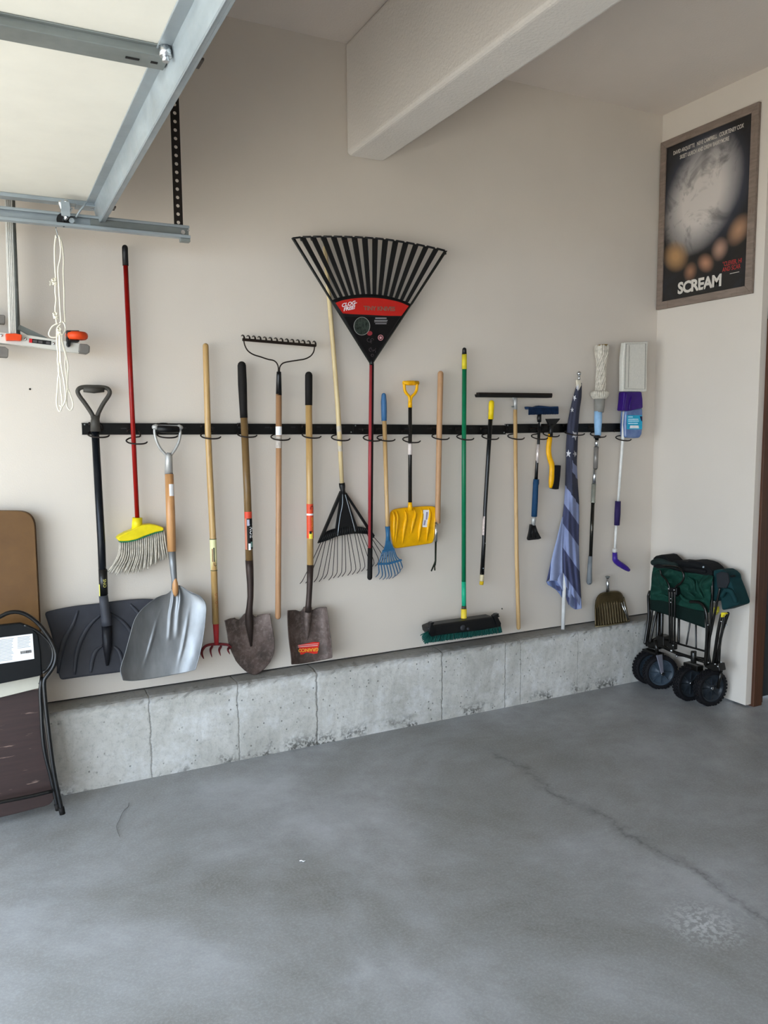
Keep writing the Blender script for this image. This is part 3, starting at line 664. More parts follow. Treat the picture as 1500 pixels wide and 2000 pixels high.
# ---- red broom
t = T('angle_broom', 'red handled angle broom with yellow head and grey bristles', 'broom', 268, 1000)
rod('shaft', [(245.3, 517, .055, 9.4), (255.4, 740, .055, 9.4), (268.3, 1015, .055, 8.6)], M_RED, t)
rod('hand_grip', [(244, 484, .055, 11.5), (245.3, 519, .055, 11.5)], M_BLACK, t, dome=1)
hd = MB()
yo = [(228, 1052), (234, 1046.5), (245, 1040.5), (257, 1036), (268, 1029), (281, 1025), (295, 1024), (306.4, 1025.8), (317, 1029.5), (321, 1032), (319, 1036.5), (303, 1040), (284, 1046.5), (267, 1053.5), (250, 1057), (233.6, 1057.5)]
hb = build('broom_head', MB().slab(yo, .085, .055), M_YEL, t, bev=.008, bseg=3)
rod('head_ferrule', [(268.4, 1011, .058, 19), (267.5, 1033, .058, 20.5)], M_YEL, hb)
build('green_edge', MB().slab([(233.6, 1056), (250, 1056), (267, 1052.5), (284, 1045.5), (303, 1039), (319, 1035.5), (319, 1037.5), (303, 1042), (284, 1048.5), (267, 1055.5), (250, 1059), (234, 1059.5)], .080, .045), plastic('green_trim', '#1f6a44', .5), hb)
bm_ = MB()
top = cat([(234, 1057), (250, 1058), (267, 1054.5), (284, 1047), (303, 1040), (320, 1036)], 46)
bot = cat([(209.8, 1115), (228, 1119), (256, 1117.5), (284, 1108), (312, 1093), (327, 1088)], 46)
for rw in range(6):
    for i in range(rw % 2, 46, 2):
        a = top[i]; b = bot[i]; d0 = .038+.007*rw; j = random.uniform(-2.5, 2.5); j2 = random.uniform(-4, 5)
        mid = (a[0]*.62+b[0]*.38+(1-i/45)*1.5+j*.3, a[1]*.5+b[1]*.5)
        ps = [P(a[0], a[1], d0), P(mid[0]+4*(1-i/45), mid[1], d0+(rw-2)*.003), P(b[0]+j, b[1]+j2, d0+(rw-2)*.009)]
        c = cat(ps, 6); bm_.tube(c, [.0026, .0030, .0030, .0028, .0024, .0016], 5, caps=True)
build('bristles', bm_, M_BRIST, t)

# ---- scoop shovel
t = T('scoop_shovel', 'shiny aluminium scoop shovel with orange wood shaft and D grip', 'shovel', 336, 1000, .08)
def scd(u, v): return .098+.060*abs(2*u-1)**3.2*(.3+.7*min(1, v*2.0))+.035*v**2-.018*(1-v)**2*(1-abs(2*u-1))+.013*max(0, 1-v/.62)**.5*(math.exp(-((u-.46-.14*v)/.022)**2)+math.exp(-((u-.585-.10*v)/.03)**2))+.006*math.exp(-((u-.34+.06*v)/.02)**2-((v-.6)/.2)**2)+.006*math.exp(-((u-.76+.02*v)/.02)**2-((v-.62)/.2)**2)
g = coons([(305, 1168), (316, 1163), (326, 1160), (336, 1152), (348, 1143), (356, 1146), (366, 1153), (376, 1158)], [(240, 1329), (262, 1330), (312, 1323), (360, 1314), (382, 1308)],
          [(305, 1168), (288, 1180), (271, 1197), (261, 1215), (254, 1240), (244, 1277), (235, 1308), (240, 1329)], [(376, 1158), (392, 1165), (402, 1180), (402, 1205), (397, 1245), (390, 1280), (382, 1308)], 81, 41, scd)
sb = build('scoop', MB().grid(g), M_ALUS, t, solid=.0025, sub=1)
def scp(x, y, e=0):
    u = max(0, min(1, (x-250)/150)); v = max(0, min(1, (y-1155)/165)); return P(x, y, scd(u, v)+e)
# opening that shows the shaft end
lp_ = MB(); c = [(342, 1127), (336.5, 1140), (336, 1155), (341, 1166), (347, 1165), (349, 1152), (347.5, 1138)]
build('shaft_tip', MB().tube(cat([P(342, 1128, .108), P(342.3, 1148, .106), P(343, 1164, .098)], 9), [MPX(P(342, 1140, .08))*x/2 for x in (3, 7, 9.5, 11, 11.5, 11.5, 11, 9, 5)], 14), W_ORG, t)
rod('ferrule', [(335.8, 1075, .098, 14.5), (338, 1105, .102, 13), (340.5, 1135, .100, 11), (341, 1150, .092, 13)], M_ALUS, t)
rod('shaft', [(330.5, 926, .070, 16.5), (333, 1000, .085, 17.5), (335.7, 1077, .098, 16.5)], W_ORG, t, 20)
a = P(330.9, 946, .074); b = P(331.9, 969, .079); rr = MPX(a)*8.5
build('price_label', MB().grid([[on_tube(a, b, rr, 0, side=s_, off=.0005)(x, 0) for s_ in [(-.1+.12*k) for k in range(11)]] for x in (0, (b-a).length/2, (b-a).length)]), M_WHITE, t)
y_ = poly_tube('yoke', [(302, 836, .06), (302, 846, .06), (306, 862, .06), (313, 876, .06), (322, 886, .06), (328, 892, .06)], 5.5, M_GREYC, t)
poly_tube('yoke_arm', [(352, 835, .06), (352, 848, .06), (349.5, 862, .06), (343, 876, .06), (336, 886, .06), (331, 892, .06)], 5.5, M_GREYC, y_)
rod('yoke_socket', [(330, 884, .06, 8), (329.5, 891, .06, 14), (329.7, 927.5, .062, 16.5)], M_GREYC, y_)
rod('yoke_end', [(301.5, 834, .06, 10), (304, 834, .06, 12)], M_GREYC, y_, dome=3)
rod('yoke_end', [(350, 834.5, .06, 11), (353, 835, .06, 9)], M_GREYC, y_, dome=3)
rod('hand_grip', [(306, 837, .06, 14), (328, 838.5, .06, 15.5), (349, 838.5, .06, 14)], plastic('black_grip', '#0f0f10', .4), t)
build('yoke_back', MB().slab([(301, 829.5), (352, 830), (353, 833), (301, 832.5)], .063, .008), M_GREYC, y_, bev=.002)

# ---- cultivator
t = T('garden_cultivator', 'wooden handled cultivator with a red four tine head and cream band', 'cultivator', 416, 1050)
rod('shaft', [(401.6, 676, .058, 11.5), (406, 838, .058, 12), (411, 950, .06, 12.5), (416, 1052, .06, 12.5), (421.3, 1218, .062, 13)], W_GOLD, t, dome=1)
a = P(416, 1052, .06); b = P(418, 1115, .06); rr = MPX(a)*6.25
build('paper_band', MB().tube([a, b], rr+.0006, 20, caps=False), plastic('cream_band', '#d9d6a4', .5, .04), t)
build('band_line', MB().tube([a, lerp(a, b, .02)], rr+.0012, 20).tube([lerp(a, b, .97), lerp(a, b, .99)], rr+.0012, 20), plastic('dark_green_line', '#38402a', .5), t)
text('D', on_tube(a, b, rr, .118, off=.0011), 'band_lettering', M_INK, t, size=.022)
build('band_picture', MB().grid([[on_tube(a, b, rr, 0, side=s_, off=.0010)(x, 0) for s_ in (-.5, -.3, -.1)] for x in (.045, .06, .075, .09, .105)]), plastic('brown_print', '#8b6a4c', .5), t)
build('band_picture', MB().grid([[on_tube(a, b, rr, 0, side=s_, off=.0011)(x, 0) for s_ in (0.0, .15, .3)] for x in (.04, .06, .085, .105)]), M_INK, t)
a2 = P(418.9, 1130, .061); b2 = P(421, 1200, .062); text('UNION', on_tube(a2, b2, rr, .10), 'burned_lettering', plastic('faded_red_ink', '#9c4a2c', .6), t, size=.017, spacing=1.3)
hd = rod('ferrule', [(421.5, 1216, .062, 12), (423, 1259, .066, 9)], plastic('red_paint_worn', '#9c2a2c', .45), t)
M_CR = plastic('scraped_red_steel', '#6e2a2e', .45, .35, metal=.3, scale=60)
poly_tube('tine_bar', [(395, 1270, .075), (400, 1263, .07), (408, 1259.5, .068), (423, 1258, .066), (438, 1258.5, .068), (446, 1260, .07), (451, 1266, .075)], 5.5, M_CR, t)
for pts in ([(395, 1269, .075), (394, 1277, .10), (398, 1287, .13)], [(415, 1262, .066), (411, 1270, .10), (414, 1284, .13)], [(432, 1262, .066), (428, 1270, .10), (431, 1281, .13)], [(449, 1264, .072), (445, 1269, .10), (449, 1278, .13)]):
    ps = cat([P(*q) for q in pts], 9); build('tine', MB().tube(ps, [MPX(ps[0])*x/2 for x in (5, 5.4, 5.6, 5.6, 5.4, 5, 4.2, 3, 1)], 8, flat=(.7, 1.1)), M_CR, t)

# ---- round point shovel
t = T('round_point_shovel', 'rusty round point shovel with brown shaft, red label and long black grip', 'shovel', 483, 1000)
rod('shaft', [(476.3, 812, .06, 14), (483, 960, .06, 14.3), (487.2, 1100, .06, 15)], M_OLIVE, t, 20)
rod('hand_grip', [(472.2, 714, .06, 16.5), (473.5, 750, .06, 17.3), (475.5, 800, .06, 15), (476.3, 816, .06, 14.8)], M_RUBBER, t, 20, dome=1)
rod('socket', [(486.8, 1094, .06, 15.5), (487.8, 1115, .06, 15), (489, 1140, .06, 13.2), (489.2, 1165, .060, 12), (487.5, 1185, .058, 12.5), (486, 1200, .050, 15), (487, 1220, .042, 16), (490, 1262, .038, 6)], M_SOCK, t)
a = P(484.3, 999, .06); b = P(486.4, 1074, .06); rr = MPX(a)*7.2; L = (b-a).length
def band(name, x0, x1, s0, s1, mat, par, off=.0008, a=a, b=b, rr=rr, n=7):
    f = lambda s_: on_tube(a, b, rr, 0, side=s_, off=off)
    return build(name, MB().grid([[f(s0+(s1-s0)*k/n)(x, 0) for k in range(n+1)] for x in (x0, (x0+x1)/2, x1)]), mat, par)
band('label_red_top', 0, L*.17, -1.1, 1.5, plastic('orange_red_print', '#c8442e', .4), t)
band('label_red_side', L*.17, L*.98, -1.2, -.45, plastic('worn_red_print', '#b8705a', .4), t)
lb = band('label_black', L*.18, L*.97, -.35, 1.5, M_INK, t)
text('TRUE', on_tube(a, b, rr, L*.48, off=.0016, side=.35), 'label_lettering', M_WHITE, lb, size=.030, bold=.0004)
band('label_white_patch', L*.2, L*.36, -.3, .3, plastic('lilac_print', '#a9a6b8', .4), lb, .0014)
band('label_white_patch', L*.82, L*.99, -.1, .5, M_WHITE, lb, .0014)
band('label_green_patch', L*.78, L*.92, .5, 1.2, plastic('grey_green_print', '#6c8f87', .5), lb, .0014)
def rsd(u, v): return .032+.036*abs(2*u-1)**2.2*(1-v*.7)+.010*v*(1-v)*4
g = coons([(439, 1213), (449, 1209), (459, 1207.5), (467, 1210), (478, 1198), (490, 1196), (497, 1204), (505, 1203), (515, 1200), (528, 1199.5)], [(460, 1290), (470, 1302), (483, 1313), (498, 1318), (511, 1311), (520, 1302), (528, 1292)],
          [(439, 1213), (443, 1235), (447, 1260), (460, 1290)], [(528, 1199.5), (531, 1220), (536, 1250), (535, 1275), (528, 1292)], 33, 21, rsd)
sb = build('blade', MB().grid(g), M_RUST, t, solid=.0025, sub=1)
build('step_edge', MB().tube(cat([P(439, 1213, .070), P(449, 1209, .058), (P(459, 1207.5, .046))], 8), .003, 8).tube(cat([P(503, 1203, .040), P(515, 1200, .052), P(528, 1199.5, .070)], 8), .003, 8), M_RUST, sb)

# ---- bow rake
t = T('bow_rake', 'dark steel bow rake hung head up on a reddish wooden handle', 'rake', 544, 1000)
rod('shaft', [(544.5, 770, .06, 11.5), (544.2, 1000, .06, 11), (543, 1204, .06, 11.3)], W_RED, t, dome=2)
a = P(544.4, 833, .06); b = P(544.4, 876, .06); rr = MPX(a)*5.8
build('paper_tag', MB().tube([a, lerp(a, b, .40)], rr+.0008, 18, caps=False), M_WHITE, t)
build('paper_tag', MB().tube([lerp(a, b, .44), lerp(a, b, .98)], rr+.0007, 18, caps=False), plastic('torn_grey_tag', '#b3a9a0', .7, .3, scale=90), t)
rod('ferrule', [(544.7, 726, .06, 9), (544.7, 733, .06, 9.5), (544.6, 772, .06, 11.7)], M_BLKPAINT, t)
M_RK = plastic('brown_black_steel', '#271f1a', .4, metal=.5)
poly_tube('bow', [(543.5, 728), (543.5, 717), (540, 708.5), (534, 704), (524, 702, .065), (509, 697, .07), (495, 692.5, .075), (484, 685, .078), (478, 674, .078), (476, 664, .078)], 2.6, M_RK, t)
poly_tube('bow', [(545.8, 728), (546.5, 717), (551, 710.5), (557, 707.8), (566, 706, .065), (582, 703.5, .07), (596, 701, .075), (607, 695, .078), (613, 686, .078), (614.5, 674, .078)], 2.6, M_RK, t)
hb = build('head_bar', MB().prism([P(474, 660.2, .082), P(617, 672.4, .082), P(617, 677.8, .082), P(474, 665.8, .082)], (0, .008, 0)), M_RK, t, bev=.001)
for i in range(14):
    x = 476.5+i*(616-476.5)/13; y = 662+i*(674-662)/13
    ps = cat([P(x, y+2, .078), P(x+.5, y-3, .072), P(x-1, y-6.5, .058), P(x-3.5, y-7.2, .040), P(x-5.5, y-5.5, .022)], 10)
    build('tooth', MB().tube(ps, [MPX(ps[0])*w_/2 for w_ in (4.2, 4, 3.6, 3.3, 3, 3, 2.8, 2.4, 1.8, 1.2)], 7), M_RK, t)

# ---- square shovel
t = T('square_shovel', 'rusty square mouth shovel with golden handle and torn red sticker', 'shovel', 605, 1000)
rod('shaft', [(603, 788, .06, 12.8), (605, 960, .06, 13), (606, 1106, .06, 12.8)], W_GOLD, t, 20)
rod('hand_grip', [(603, 733, .06, 14.5), (603, 760, .06, 14.5), (603, 791.5, .06, 14)], M_RUBBER, t, 20, dome=1)
a = P(605.2, 984, .06); b = P(605.8, 1053, .06); rr = MPX(a)*6.5; L = (b-a).length
M_RL = plastic('red_handle_label', '#cf4a2c', .35)
l = build('handle_label', MB().tube([a, lerp(a, b, .97)], rr+.0006, 20, caps=False), M_RL, t)
build('label_line', MB().tube([lerp(a, b, .27), lerp(a, b, .32)], rr+.0011, 20, caps=False), M_WHITE, l)
text('C', on_tube(a, b, rr, L*.1, off=.0012, side=.1), 'label_lettering', plastic('dark_red_ink', '#7a1616', .5), l, size=.028, bold=.0006)
text('GRAINCO', on_tube(a, b, rr, L*.56, off=.0012, side=.45), 'label_lettering', plastic('orange_ink', '#e2b24a', .5), l, size=.014)
band('label_yellow_end', L*.8, L*.98, -.3, .8, plastic('yellow_ink', '#e3d24a', .5), l, .0013, a, b, rr)
band('label_black_patch', L*.76, L*.84, -.2, .45, M_INK, l, .0017, a, b, rr)
rod('socket', [(606, 1103, .06, 13.2), (605, 1140, .06, 11.5), (604, 1160, .061, 11), (602.5, 1182, .064, 11.5), (601, 1195, .06, 14)], M_SOCK, t)
def sqd(u, v): return .042+.05*abs(2*u-1)**4+.025*v
g = coons([(561, 1192), (570, 1191.5), (578, 1191.5), (587, 1194), (594, 1186), (602, 1183), (610, 1191), (617, 1188), (627, 1186), (638, 1185.5)], [(569, 1298), (590, 1296.5), (615, 1292), (635, 1288), (649, 1285)],
          [(561, 1192), (561.5, 1215), (564, 1250), (568, 1280), (569, 1298)], [(638, 1185.5), (640, 1200), (643, 1225), (647, 1255), (649, 1285)], 41, 21, sqd)
sb = build('blade', MB().grid(g), M_RUST, t, solid=.0025, sub=1)
rod('blade_rib', [(601, 1186, .052, 17), (600, 1205, .056, 16), (599.5, 1235, .056, 10), (599.5, 1254, .052, 3)], M_RUST, sb)
def sq(x, y, e=.004): return P(x, y, sqd((x-563)/80, (y-1188)/105)+e)
st_ = MB(); tp = cat([(579, 1260), (588, 1259), (600, 1256.5), (612, 1254), (624, 1254.5)], 12); bt_ = cat([(587, 1278.5), (592, 1278), (598, 1274.5), (606, 1275.5), (613, 1277), (620, 1276)], 12)
st_.grid([[sq(lerp(tp[i][0], bt_[i][0], k/6), lerp(tp[i][1], bt_[i][1], k/6), .0035) for i in range(12)] for k in range(7)])
stk = build('red_sticker', st_, plastic('red_sticker', '#d0332b', .35), sb)
ln = MB(); ln.grid([[sq(580.5+i*4, 1263.5-i*.35+k*.9, .0042) for i in range(11)] for k in (0, 1)]).grid([[sq(581.5+i*4, 1260.5-i*.35+k*.6, .0042) for i in range(11)] for k in (0, 1)]); build('sticker_line', ln, M_WHITE, stk)
def gfn(x, y):   # upside down lettering
    return sq(602.3-x*1.0, 1266.6+y*1.0-x*(-.06), .0048)
text('GRAINCO', gfn, 'sticker_lettering', plastic('gold_ink', '#e8b43a', .4), stk, size=9.0, bold=.12, spacing=.95)

# ---- wire leaf rake
t = T('wire_leaf_rake', 'leaf rake with fan of thin wire tines under a black plastic head', 'rake', 668, 950, .05)
rod('shaft', [(634.8, 484, .020, 8.5), (643, 584, .024, 9), (652.5, 700, .028, 9), (660, 800, .042, 9.5), (663.5, 860, .046, 9.5), (668, 946, .034, 8)], W_PALE, t, dome=1)
a = P(661.9, 832, .0445); b = P(664.8, 884, .0435); rr = MPX(a)*4.75; build('worn_tag', MB().tube([a, lerp(a, b, .95)], rr+.0006, 16, caps=False), plastic('greyish_tag', '#b9ae9d', .7, .15, scale=60), t)
co = rod('collar', [(667.7, 943.5, .034, 12), (668.5, 950, .034, 12), (669.5, 957, .034, 9.5), (671, 966, .034, 10)], M_BLACK, t)
hd = MB()
hd.slab([(665.5, 960), (669, 962), (627, 1058), (622.3, 1060.5)], .038, .012).slab([(672, 960), (676, 963), (731, 1046), (729.5, 1050)], .038, .012)
hd.slab([(667, 962), (674, 962), (699, 1034), (655, 1040)], .036, .006)
tb = cat([(633, 1041), (645, 1035), (660, 1031), (680, 1028), (696, 1028), (710, 1030), (723, 1034)], 24); bb_ = cat([(622.5, 1060.5), (640, 1055), (657.5, 1048), (680, 1043.5), (696, 1042), (714, 1043), (731, 1047)], 24)
hd.grid([[P(tb[i][0], tb[i][1], .038) for i in range(24)], [P(bb_[i][0], bb_[i][1], .038) for i in range(24)]], False)
hf = build('rake_head', hd, M_BLACK, co and t, solid=.006)
rbm = MB()
for i in range(1, 23):
    rbm.tube([P(tb[i][0], tb[i][1]+1, .042), P(bb_[i][0], bb_[i][1]-1, .042)], .0024, 6)
build('head_rib', rbm, M_BLACK, hf)
build('spring_wire', MB().tube(cat([P(669, 965, .042), P(669, 985, .043), P(664, 1010, .043), P(659.5, 1046, .045)], 10), .0018, 6).tube(cat([P(674, 965, .042), P(681, 990, .043), P(688, 1015, .043), P(694, 1038, .045)], 10), .0018, 6), M_GALV, hf)
bots = [586, 597, 613, 623, 632, 642, 651, 660, 668, 679, 688, 697, 706, 716, 724, 733, 742, 752]
bys = [1140, 1139, 1137, 1136, 1131, 1133, 1129, 1128, 1126, 1124, 1122, 1120, 1116, 1114, 1110, 1106, 1100, 1092]
for i, (x, y) in enumerate(zip(bots, bys)):
    k = i/17; j = 1+k*21; q = bb_[int(round(j))]
    ps = [P(q[0], q[1]-1, .036), P(lerp(q[0], x+8, .5), lerp(q[1], y-11, .5), .038), P(x+8-k*1.5, y-12, .036), P(x+5, y-6, .026), P(x, y, .014)]
    build('wire_tine', MB().tube(cat(ps, 13), .0017, 6), M_WIRE, t)

# ---- big black fan rake
t = T('fan_rake', 'huge black plastic fan rake hung head up with red shaft, its shaded side painted black', 'rake', 725, 900, .07)
RD = .075
top = cat([(570.5, 465), (590, 462.5), (612, 461.8), (636, 461.6), (660, 461.8), (690, 462.6), (724.8, 464.5), (752, 467), (780, 471), (805, 475.3), (828, 479.8), (850, 484.5), (872.2, 489.8)], 31)
root = cat([(647, 588), (652, 584.5), (660, 581.5), (672, 578.8), (690, 576), (707, 574.6), (722, 574.4), (738, 575.5), (755, 578), (770, 581.5), (784, 586), (797, 591.5), (803.5, 595)], 31)
def fd(y): return RD+.03*math.sin(max(0, min(1, (y-462)/247))*math.pi)*.8
for i in range(16):
    j = i*2; a = top[j]; b = root[j]; wa, wb = 5.4, 3.4
    pts = []; n = 8
    L_ = [P(lerp(a[0], b[0], k/n)-lerp(wa, wb, k/n), lerp(a[1], b[1], k/n)+(.3 if 0 < i else 0), fd(lerp(a[1], b[1], k/n))) for k in range(n+1)]
    R_ = [P(lerp(a[0], b[0], k/n)+lerp(wa, wb, k/n), lerp(a[1], b[1], k/n)+.6, fd(lerp(a[1], b[1], k/n))) for k in range(n+1)]
    if i == 0: L_ = [P(lerp(a[0], b[0], k/n)-1.5, lerp(a[1], b[1], k/n), fd(lerp(a[1], b[1], k/n))) for k in range(n+1)]
    if i == 15: R_ = [P(lerp(a[0], b[0], k/n)+1.5, lerp(a[1], b[1], k/n), fd(lerp(a[1], b[1], k/n))) for k in range(n+1)]
    build('tine', MB().grid([L_, R_], False), M_BLACK, t, solid=.006, bev=.001)
rim = MB()
for i in range(15):
    a = top[i*2]; b = top[i*2+2]; rim.tube([P(a[0]+1, a[1]+.5, RD), P(lerp(a[0], b[0], .78), lerp(a[1], b[1], .78)+.5, RD), P(lerp(a[0], b[0], .86)+1, lerp(a[1], b[1], .86)+7, RD-.01)], MPX(P(*a, RD))*2.1, 6)
build('tip_rim', rim, M_BLACK, t)
n = 14
def wedge(u, v, e=0):     # body of the rake between the tine roots and the apex
    a = root[0]; b = root[-1]; top_ = root; k = u*30; i0 = int(min(29, k)); q = (lerp(top_[i0][0], top_[i0+1][0], k-i0), lerp(top_[i0][1], top_[i0+1][1], k-i0)); ap = (722.3+u*7, 708.5)
    x, y = lerp(q[0], ap[0], v), lerp(q[1], ap[1], v); return P(x, y, fd(y)+e)
bd = build('rake_body', MB().grid([[wedge(i/20, j/14) for i in range(21)] for j in range(15)]), M_BLACK, t, solid=.005)
rb = MB()
for (a, b) in (((570, 465), (722.5, 709)), ((872.5, 490), (728, 709))):
    c = [(lerp(a[0], b[0], k/12), lerp(a[1], b[1], k/12)) for k in range(13)]; L_ = [P(x, y, fd(y)+.006) for x, y in c]; R_ = [P(x, y, fd(y)-.012) for x, y in c]; rb.grid([L_, R_], False)
build('side_flange', rb, plastic('charcoal_plastic_edge', '#23241f', .45), bd, solid=.006)
def wp(x, y, e): return P(x, y, fd(y)+e)
tpx = cat([(655, 591.5), (668, 587), (684, 583.8), (705, 581.8), (722, 581.6), (740, 582.4), (756, 584.5), (780, 590), (798.5, 597.5)], 24)
btx = cat([(669.6, 612), (690, 613.5), (722, 615), (755, 616.6), (784, 617)], 24)
rs = build('red_sticker', MB().grid([[wp(lerp(tpx[i][0], btx[i][0], k/6), lerp(tpx[i][1], btx[i][1], k/6), .0045) for i in range(24)] for k in range(7)]), plastic('red_rake_sticker', '#b5211a', .4, .04), bd)
text('CLOG-\nFREE!', lambda x, y: wp(682+x, 596.8-y-x*.22, .0056), 'sticker_lettering', M_WHITE, rs, size=10.0, bold=.26, shear=.15, spacing=.95)
text('TINY KNIVES', lambda x, y: wp(741+x, 606.5-y+x*.03, .0056), 'sticker_lettering', plastic('dim_grey_ink', '#7d5a4c', .4), rs, size=11.5, bold=.3, spacing=.92)
bs = build('black_sticker', MB().grid([[wp(lerp(672, 723, k/8)+(lerp(781, 728, k/8)-lerp(672, 723, k/8))*i/12, 619+k*10.2, .0045) for i in range(13)] for k in range(9)]), plastic('glossy_black_sticker', '#0b090b', .3), bd)
cc = [wp(706.8+15.5*math.cos(a), 637+17.5*math.sin(a), .006) for a in [2*math.pi*i/40 for i in range(40)]]
build('picture_ring', MB().tube(cc, .0013, 6, closed=True), plastic('grey_ring', '#8d8f8b', .4), bs)
pm = MB(); pm.add([wp(706.8, 637, .0053)]+[wp(706.8+15*math.cos(a), 637+17*math.sin(a), .0053) for a in [2*math.pi*i/24 for i in range(24)]], [[0, 1+i, 1+(i+1) % 24] for i in range(24)])
build('round_picture', pm, plastic('dark_leaf_picture', '#2b322c', .5, .9, scale=90), bs)
gl = MB()
for i, (y, x0, x1, h_) in enumerate(((620.5, 733, 755, 2.0), (625, 731, 757, 1.4), (628, 731, 756, 1.2), (631.5, 733, 755, 1.4))): gl.grid([[wp(x0+(x1-x0)*k/6, y+j*h_, .0054) for k in range(7)] for j in (0, 1)], False)
for x, y, r in ((722, 651, 4.5),):
    build('red_spot', MB().add([wp(x, y, .0055)]+[wp(x+r*math.cos(a)*1.2, y+r*math.sin(a), .0055) for a in [math.pi*i/8 for i in range(16)]], [[0, 1+i, 1+(i+1) % 16] for i in range(16)]), plastic('dull_red_ink', '#8d2f36', .4), bs)
build('small_print', gl, plastic('pale_grey_ink', '#9b989c', .4), bs)
cc = [wp(743.5+4.6*math.cos(a), 659.5+5*math.sin(a), .0056) for a in [2*math.pi*i/24 for i in range(24)]]; build('badge_ring', MB().tube(cc, .0022, 6, closed=True), plastic('pink_ink', '#b3767b', .4), bs)
build('badge_centre', MB().add([wp(743.5, 659.5, .0056)]+[wp(743.5+2.4*math.cos(a), 659.5+2.6*math.sin(a), .0056) for a in [math.pi*i/8 for i in range(16)]], [[0, 1+i, 1+(i+1) % 16] for i in range(16)]), plastic('pink_ink_light', '#c9989a', .4), bs)
for q_, (x, y, rx, ry, a0, a1) in enumerate(((722, 664, 5, 4, .3, 4.6), (727, 666, 3, 5, 2, 6), (729, 680, 5, 4, 0, 3.6), (724, 683, 3, 3.4, 1, 5.5), (731, 687, 2.5, 3, 3, 7), (727.5, 694, 2.6, 2.6, 0, 6.2))):
    build('printed_swirl', MB().tube([wp(x+rx*math.cos(lerp(a0, a1, k/12)), y+ry*math.sin(lerp(a0, a1, k/12)), .0055) for k in range(13)], .0009, 5), plastic('dim_swirl_ink', '#4e4548', .4), bs)
build('neck', MB().tube([P(725.3, 700, .078), P(725.6, 709, .074), P(725.5, 712, .072)], [MPX(P(725, 700, .07))*x/2 for x in (5, 9, 9)], 14), M_BLACK, bd)
M_RS = plastic('dark_red_fibreglass', '#8e3034', .3, .03)
rod('shaft', [(725.8, 709, .07, 8.8), (723.5, 900, .06, 9), (723.2, 1075, .06, 9)], M_RS, t, 20)
build('shaft_shade', MB().grid([[on_tube(P(725.8, 710, .07), P(723.2, 1074, .06), MPX(P(724, 900, .06))*4.5, 0, side=s_, up=-1, off=.0003)(x, 0) for s_ in (.15, .5, .9, 1.3, 1.7)] for x in [(P(725.8, 710, .07)-P(723.2, 1074, .06)).length*k/10 for k in range(11)]]), plastic('black_shaft_shade', '#0c0405', .5), t)  # shade along the right side of the red shaft, painted black
rod('hand_grip', [(723, 1070, .06, 9.6), (722.2, 1128, .058, 10)], M_RUBBER, t, dome=2)

# ---- small blue rake
t = T('shrub_rake', 'small blue steel fan rake with blue grip and wooden handle', 'rake', 755, 950)
rod('shaft', [(750.6, 820, .058, 8.5), (756, 1000, .058, 8), (757, 1030, .058, 8)], W_ASH, t)
rod('hand_grip', [(749.5, 772, .058, 9), (749.6, 785, .058, 11.5), (750, 805, .058, 11.5), (750.2, 822, .058, 10.5)], M_BLUEG, t, dome=1)
so = rod('socket', [(757, 1028, .058, 10), (757.5, 1045, .058, 8), (757.8, 1056, .06, 9)], M_BLUE, t)
build('fan_plate', MB().slab([(754.5, 1048), (761, 1048), (764, 1060), (770.5, 1074), (748, 1078), (752.5, 1064)], .062, .004), M_BLUE, t, bev=.001)
build('upper_cross_bar', MB().slab([(747, 1076), (770.5, 1071.5), (771.5, 1074.5), (747, 1079.5)], .066, .005), M_BLUE, t, bev=.001)
build('lower_cross_bar', MB().slab([(738, 1100), (760, 1098.5), (784.5, 1092), (785.5, 1095.5), (760, 1103), (738, 1104)], .066, .005), M_BLUE, t, bev=.001)
for x0, x1, x2, y2 in ((748.5, 739.5, 736, 1127), (751, 744.5, 743.5, 1131), (753.5, 749.5, 750, 1132), (756, 754.5, 757, 1131), (758.7, 760, 762, 1130.5), (761.5, 765, 769, 1129), (764.3, 770, 774.5, 1125), (767, 775.5, 779, 1121), (769.5, 781, 783.5, 1114)):
    y1 = 1102-(x1-739)*.19; ps = cat([P(x0, 1074, .063), P(lerp(x0, x1, .5), 1088, .064), P(x1, y1, .064), P(x1+(x2-x1)*.6+3, lerp(y1, y2, .6), .062), P(x2+2.5, y2-5, .045), P(x2-2, y2, .018)], 16)
    build('tine', MB().tube(ps, .0028, 6, flat=(.6, 1.2)), M_BLUE, t)

# ---- yellow shovel
t = T('kids_snow_shovel', 'small golden yellow snow shovel with matching D grip and black pole', 'shovel', 801, 900)
rod('shaft', [(801, 792, .058, 7.5), (801, 890, .058, 7.5), (801, 984, .058, 7.5)], plastic('glossy_black_tube', '#262422', .2, metal=.4), t)
a = P(801, 866, .058); b = P(801, 888, .058); build('paper_sleeve', MB().tube([a, b], MPX(a)*4.2, 16), plastic('pinkish_white_label', '#d8cbc4', .6), t)
h = build('d_handle', MB().slab([(788, 745), (816.5, 745), (816.5, 762), (814, 768), (806, 778), (804.5, 790), (798.5, 790), (797.5, 778), (791, 768), (788, 762)], .062, .0), M_YEL2, t) if False else None
h = poly_tube('d_handle', [(789.5, 749), (790.5, 762), (794, 768.5), (799, 774), (800.5, 786)], 5.8, M_YEL2, t)
poly_tube('handle_arm', [(814.5, 749), (813.5, 762), (810, 769), (804, 775), (801.5, 786)], 5.8, M_YEL2, h)
rod('handle_bar', [(787.5, 748, .058, 8.2), (802, 748, .058, 8.6), (817, 748, .058, 8.2)], M_YEL2, h)
for i in range(6): rod('grip_ridge', [(796+i*2.2, 748, .058, 9.4), (797+i*2.2, 748, .058, 9.4)], M_YEL2, h)
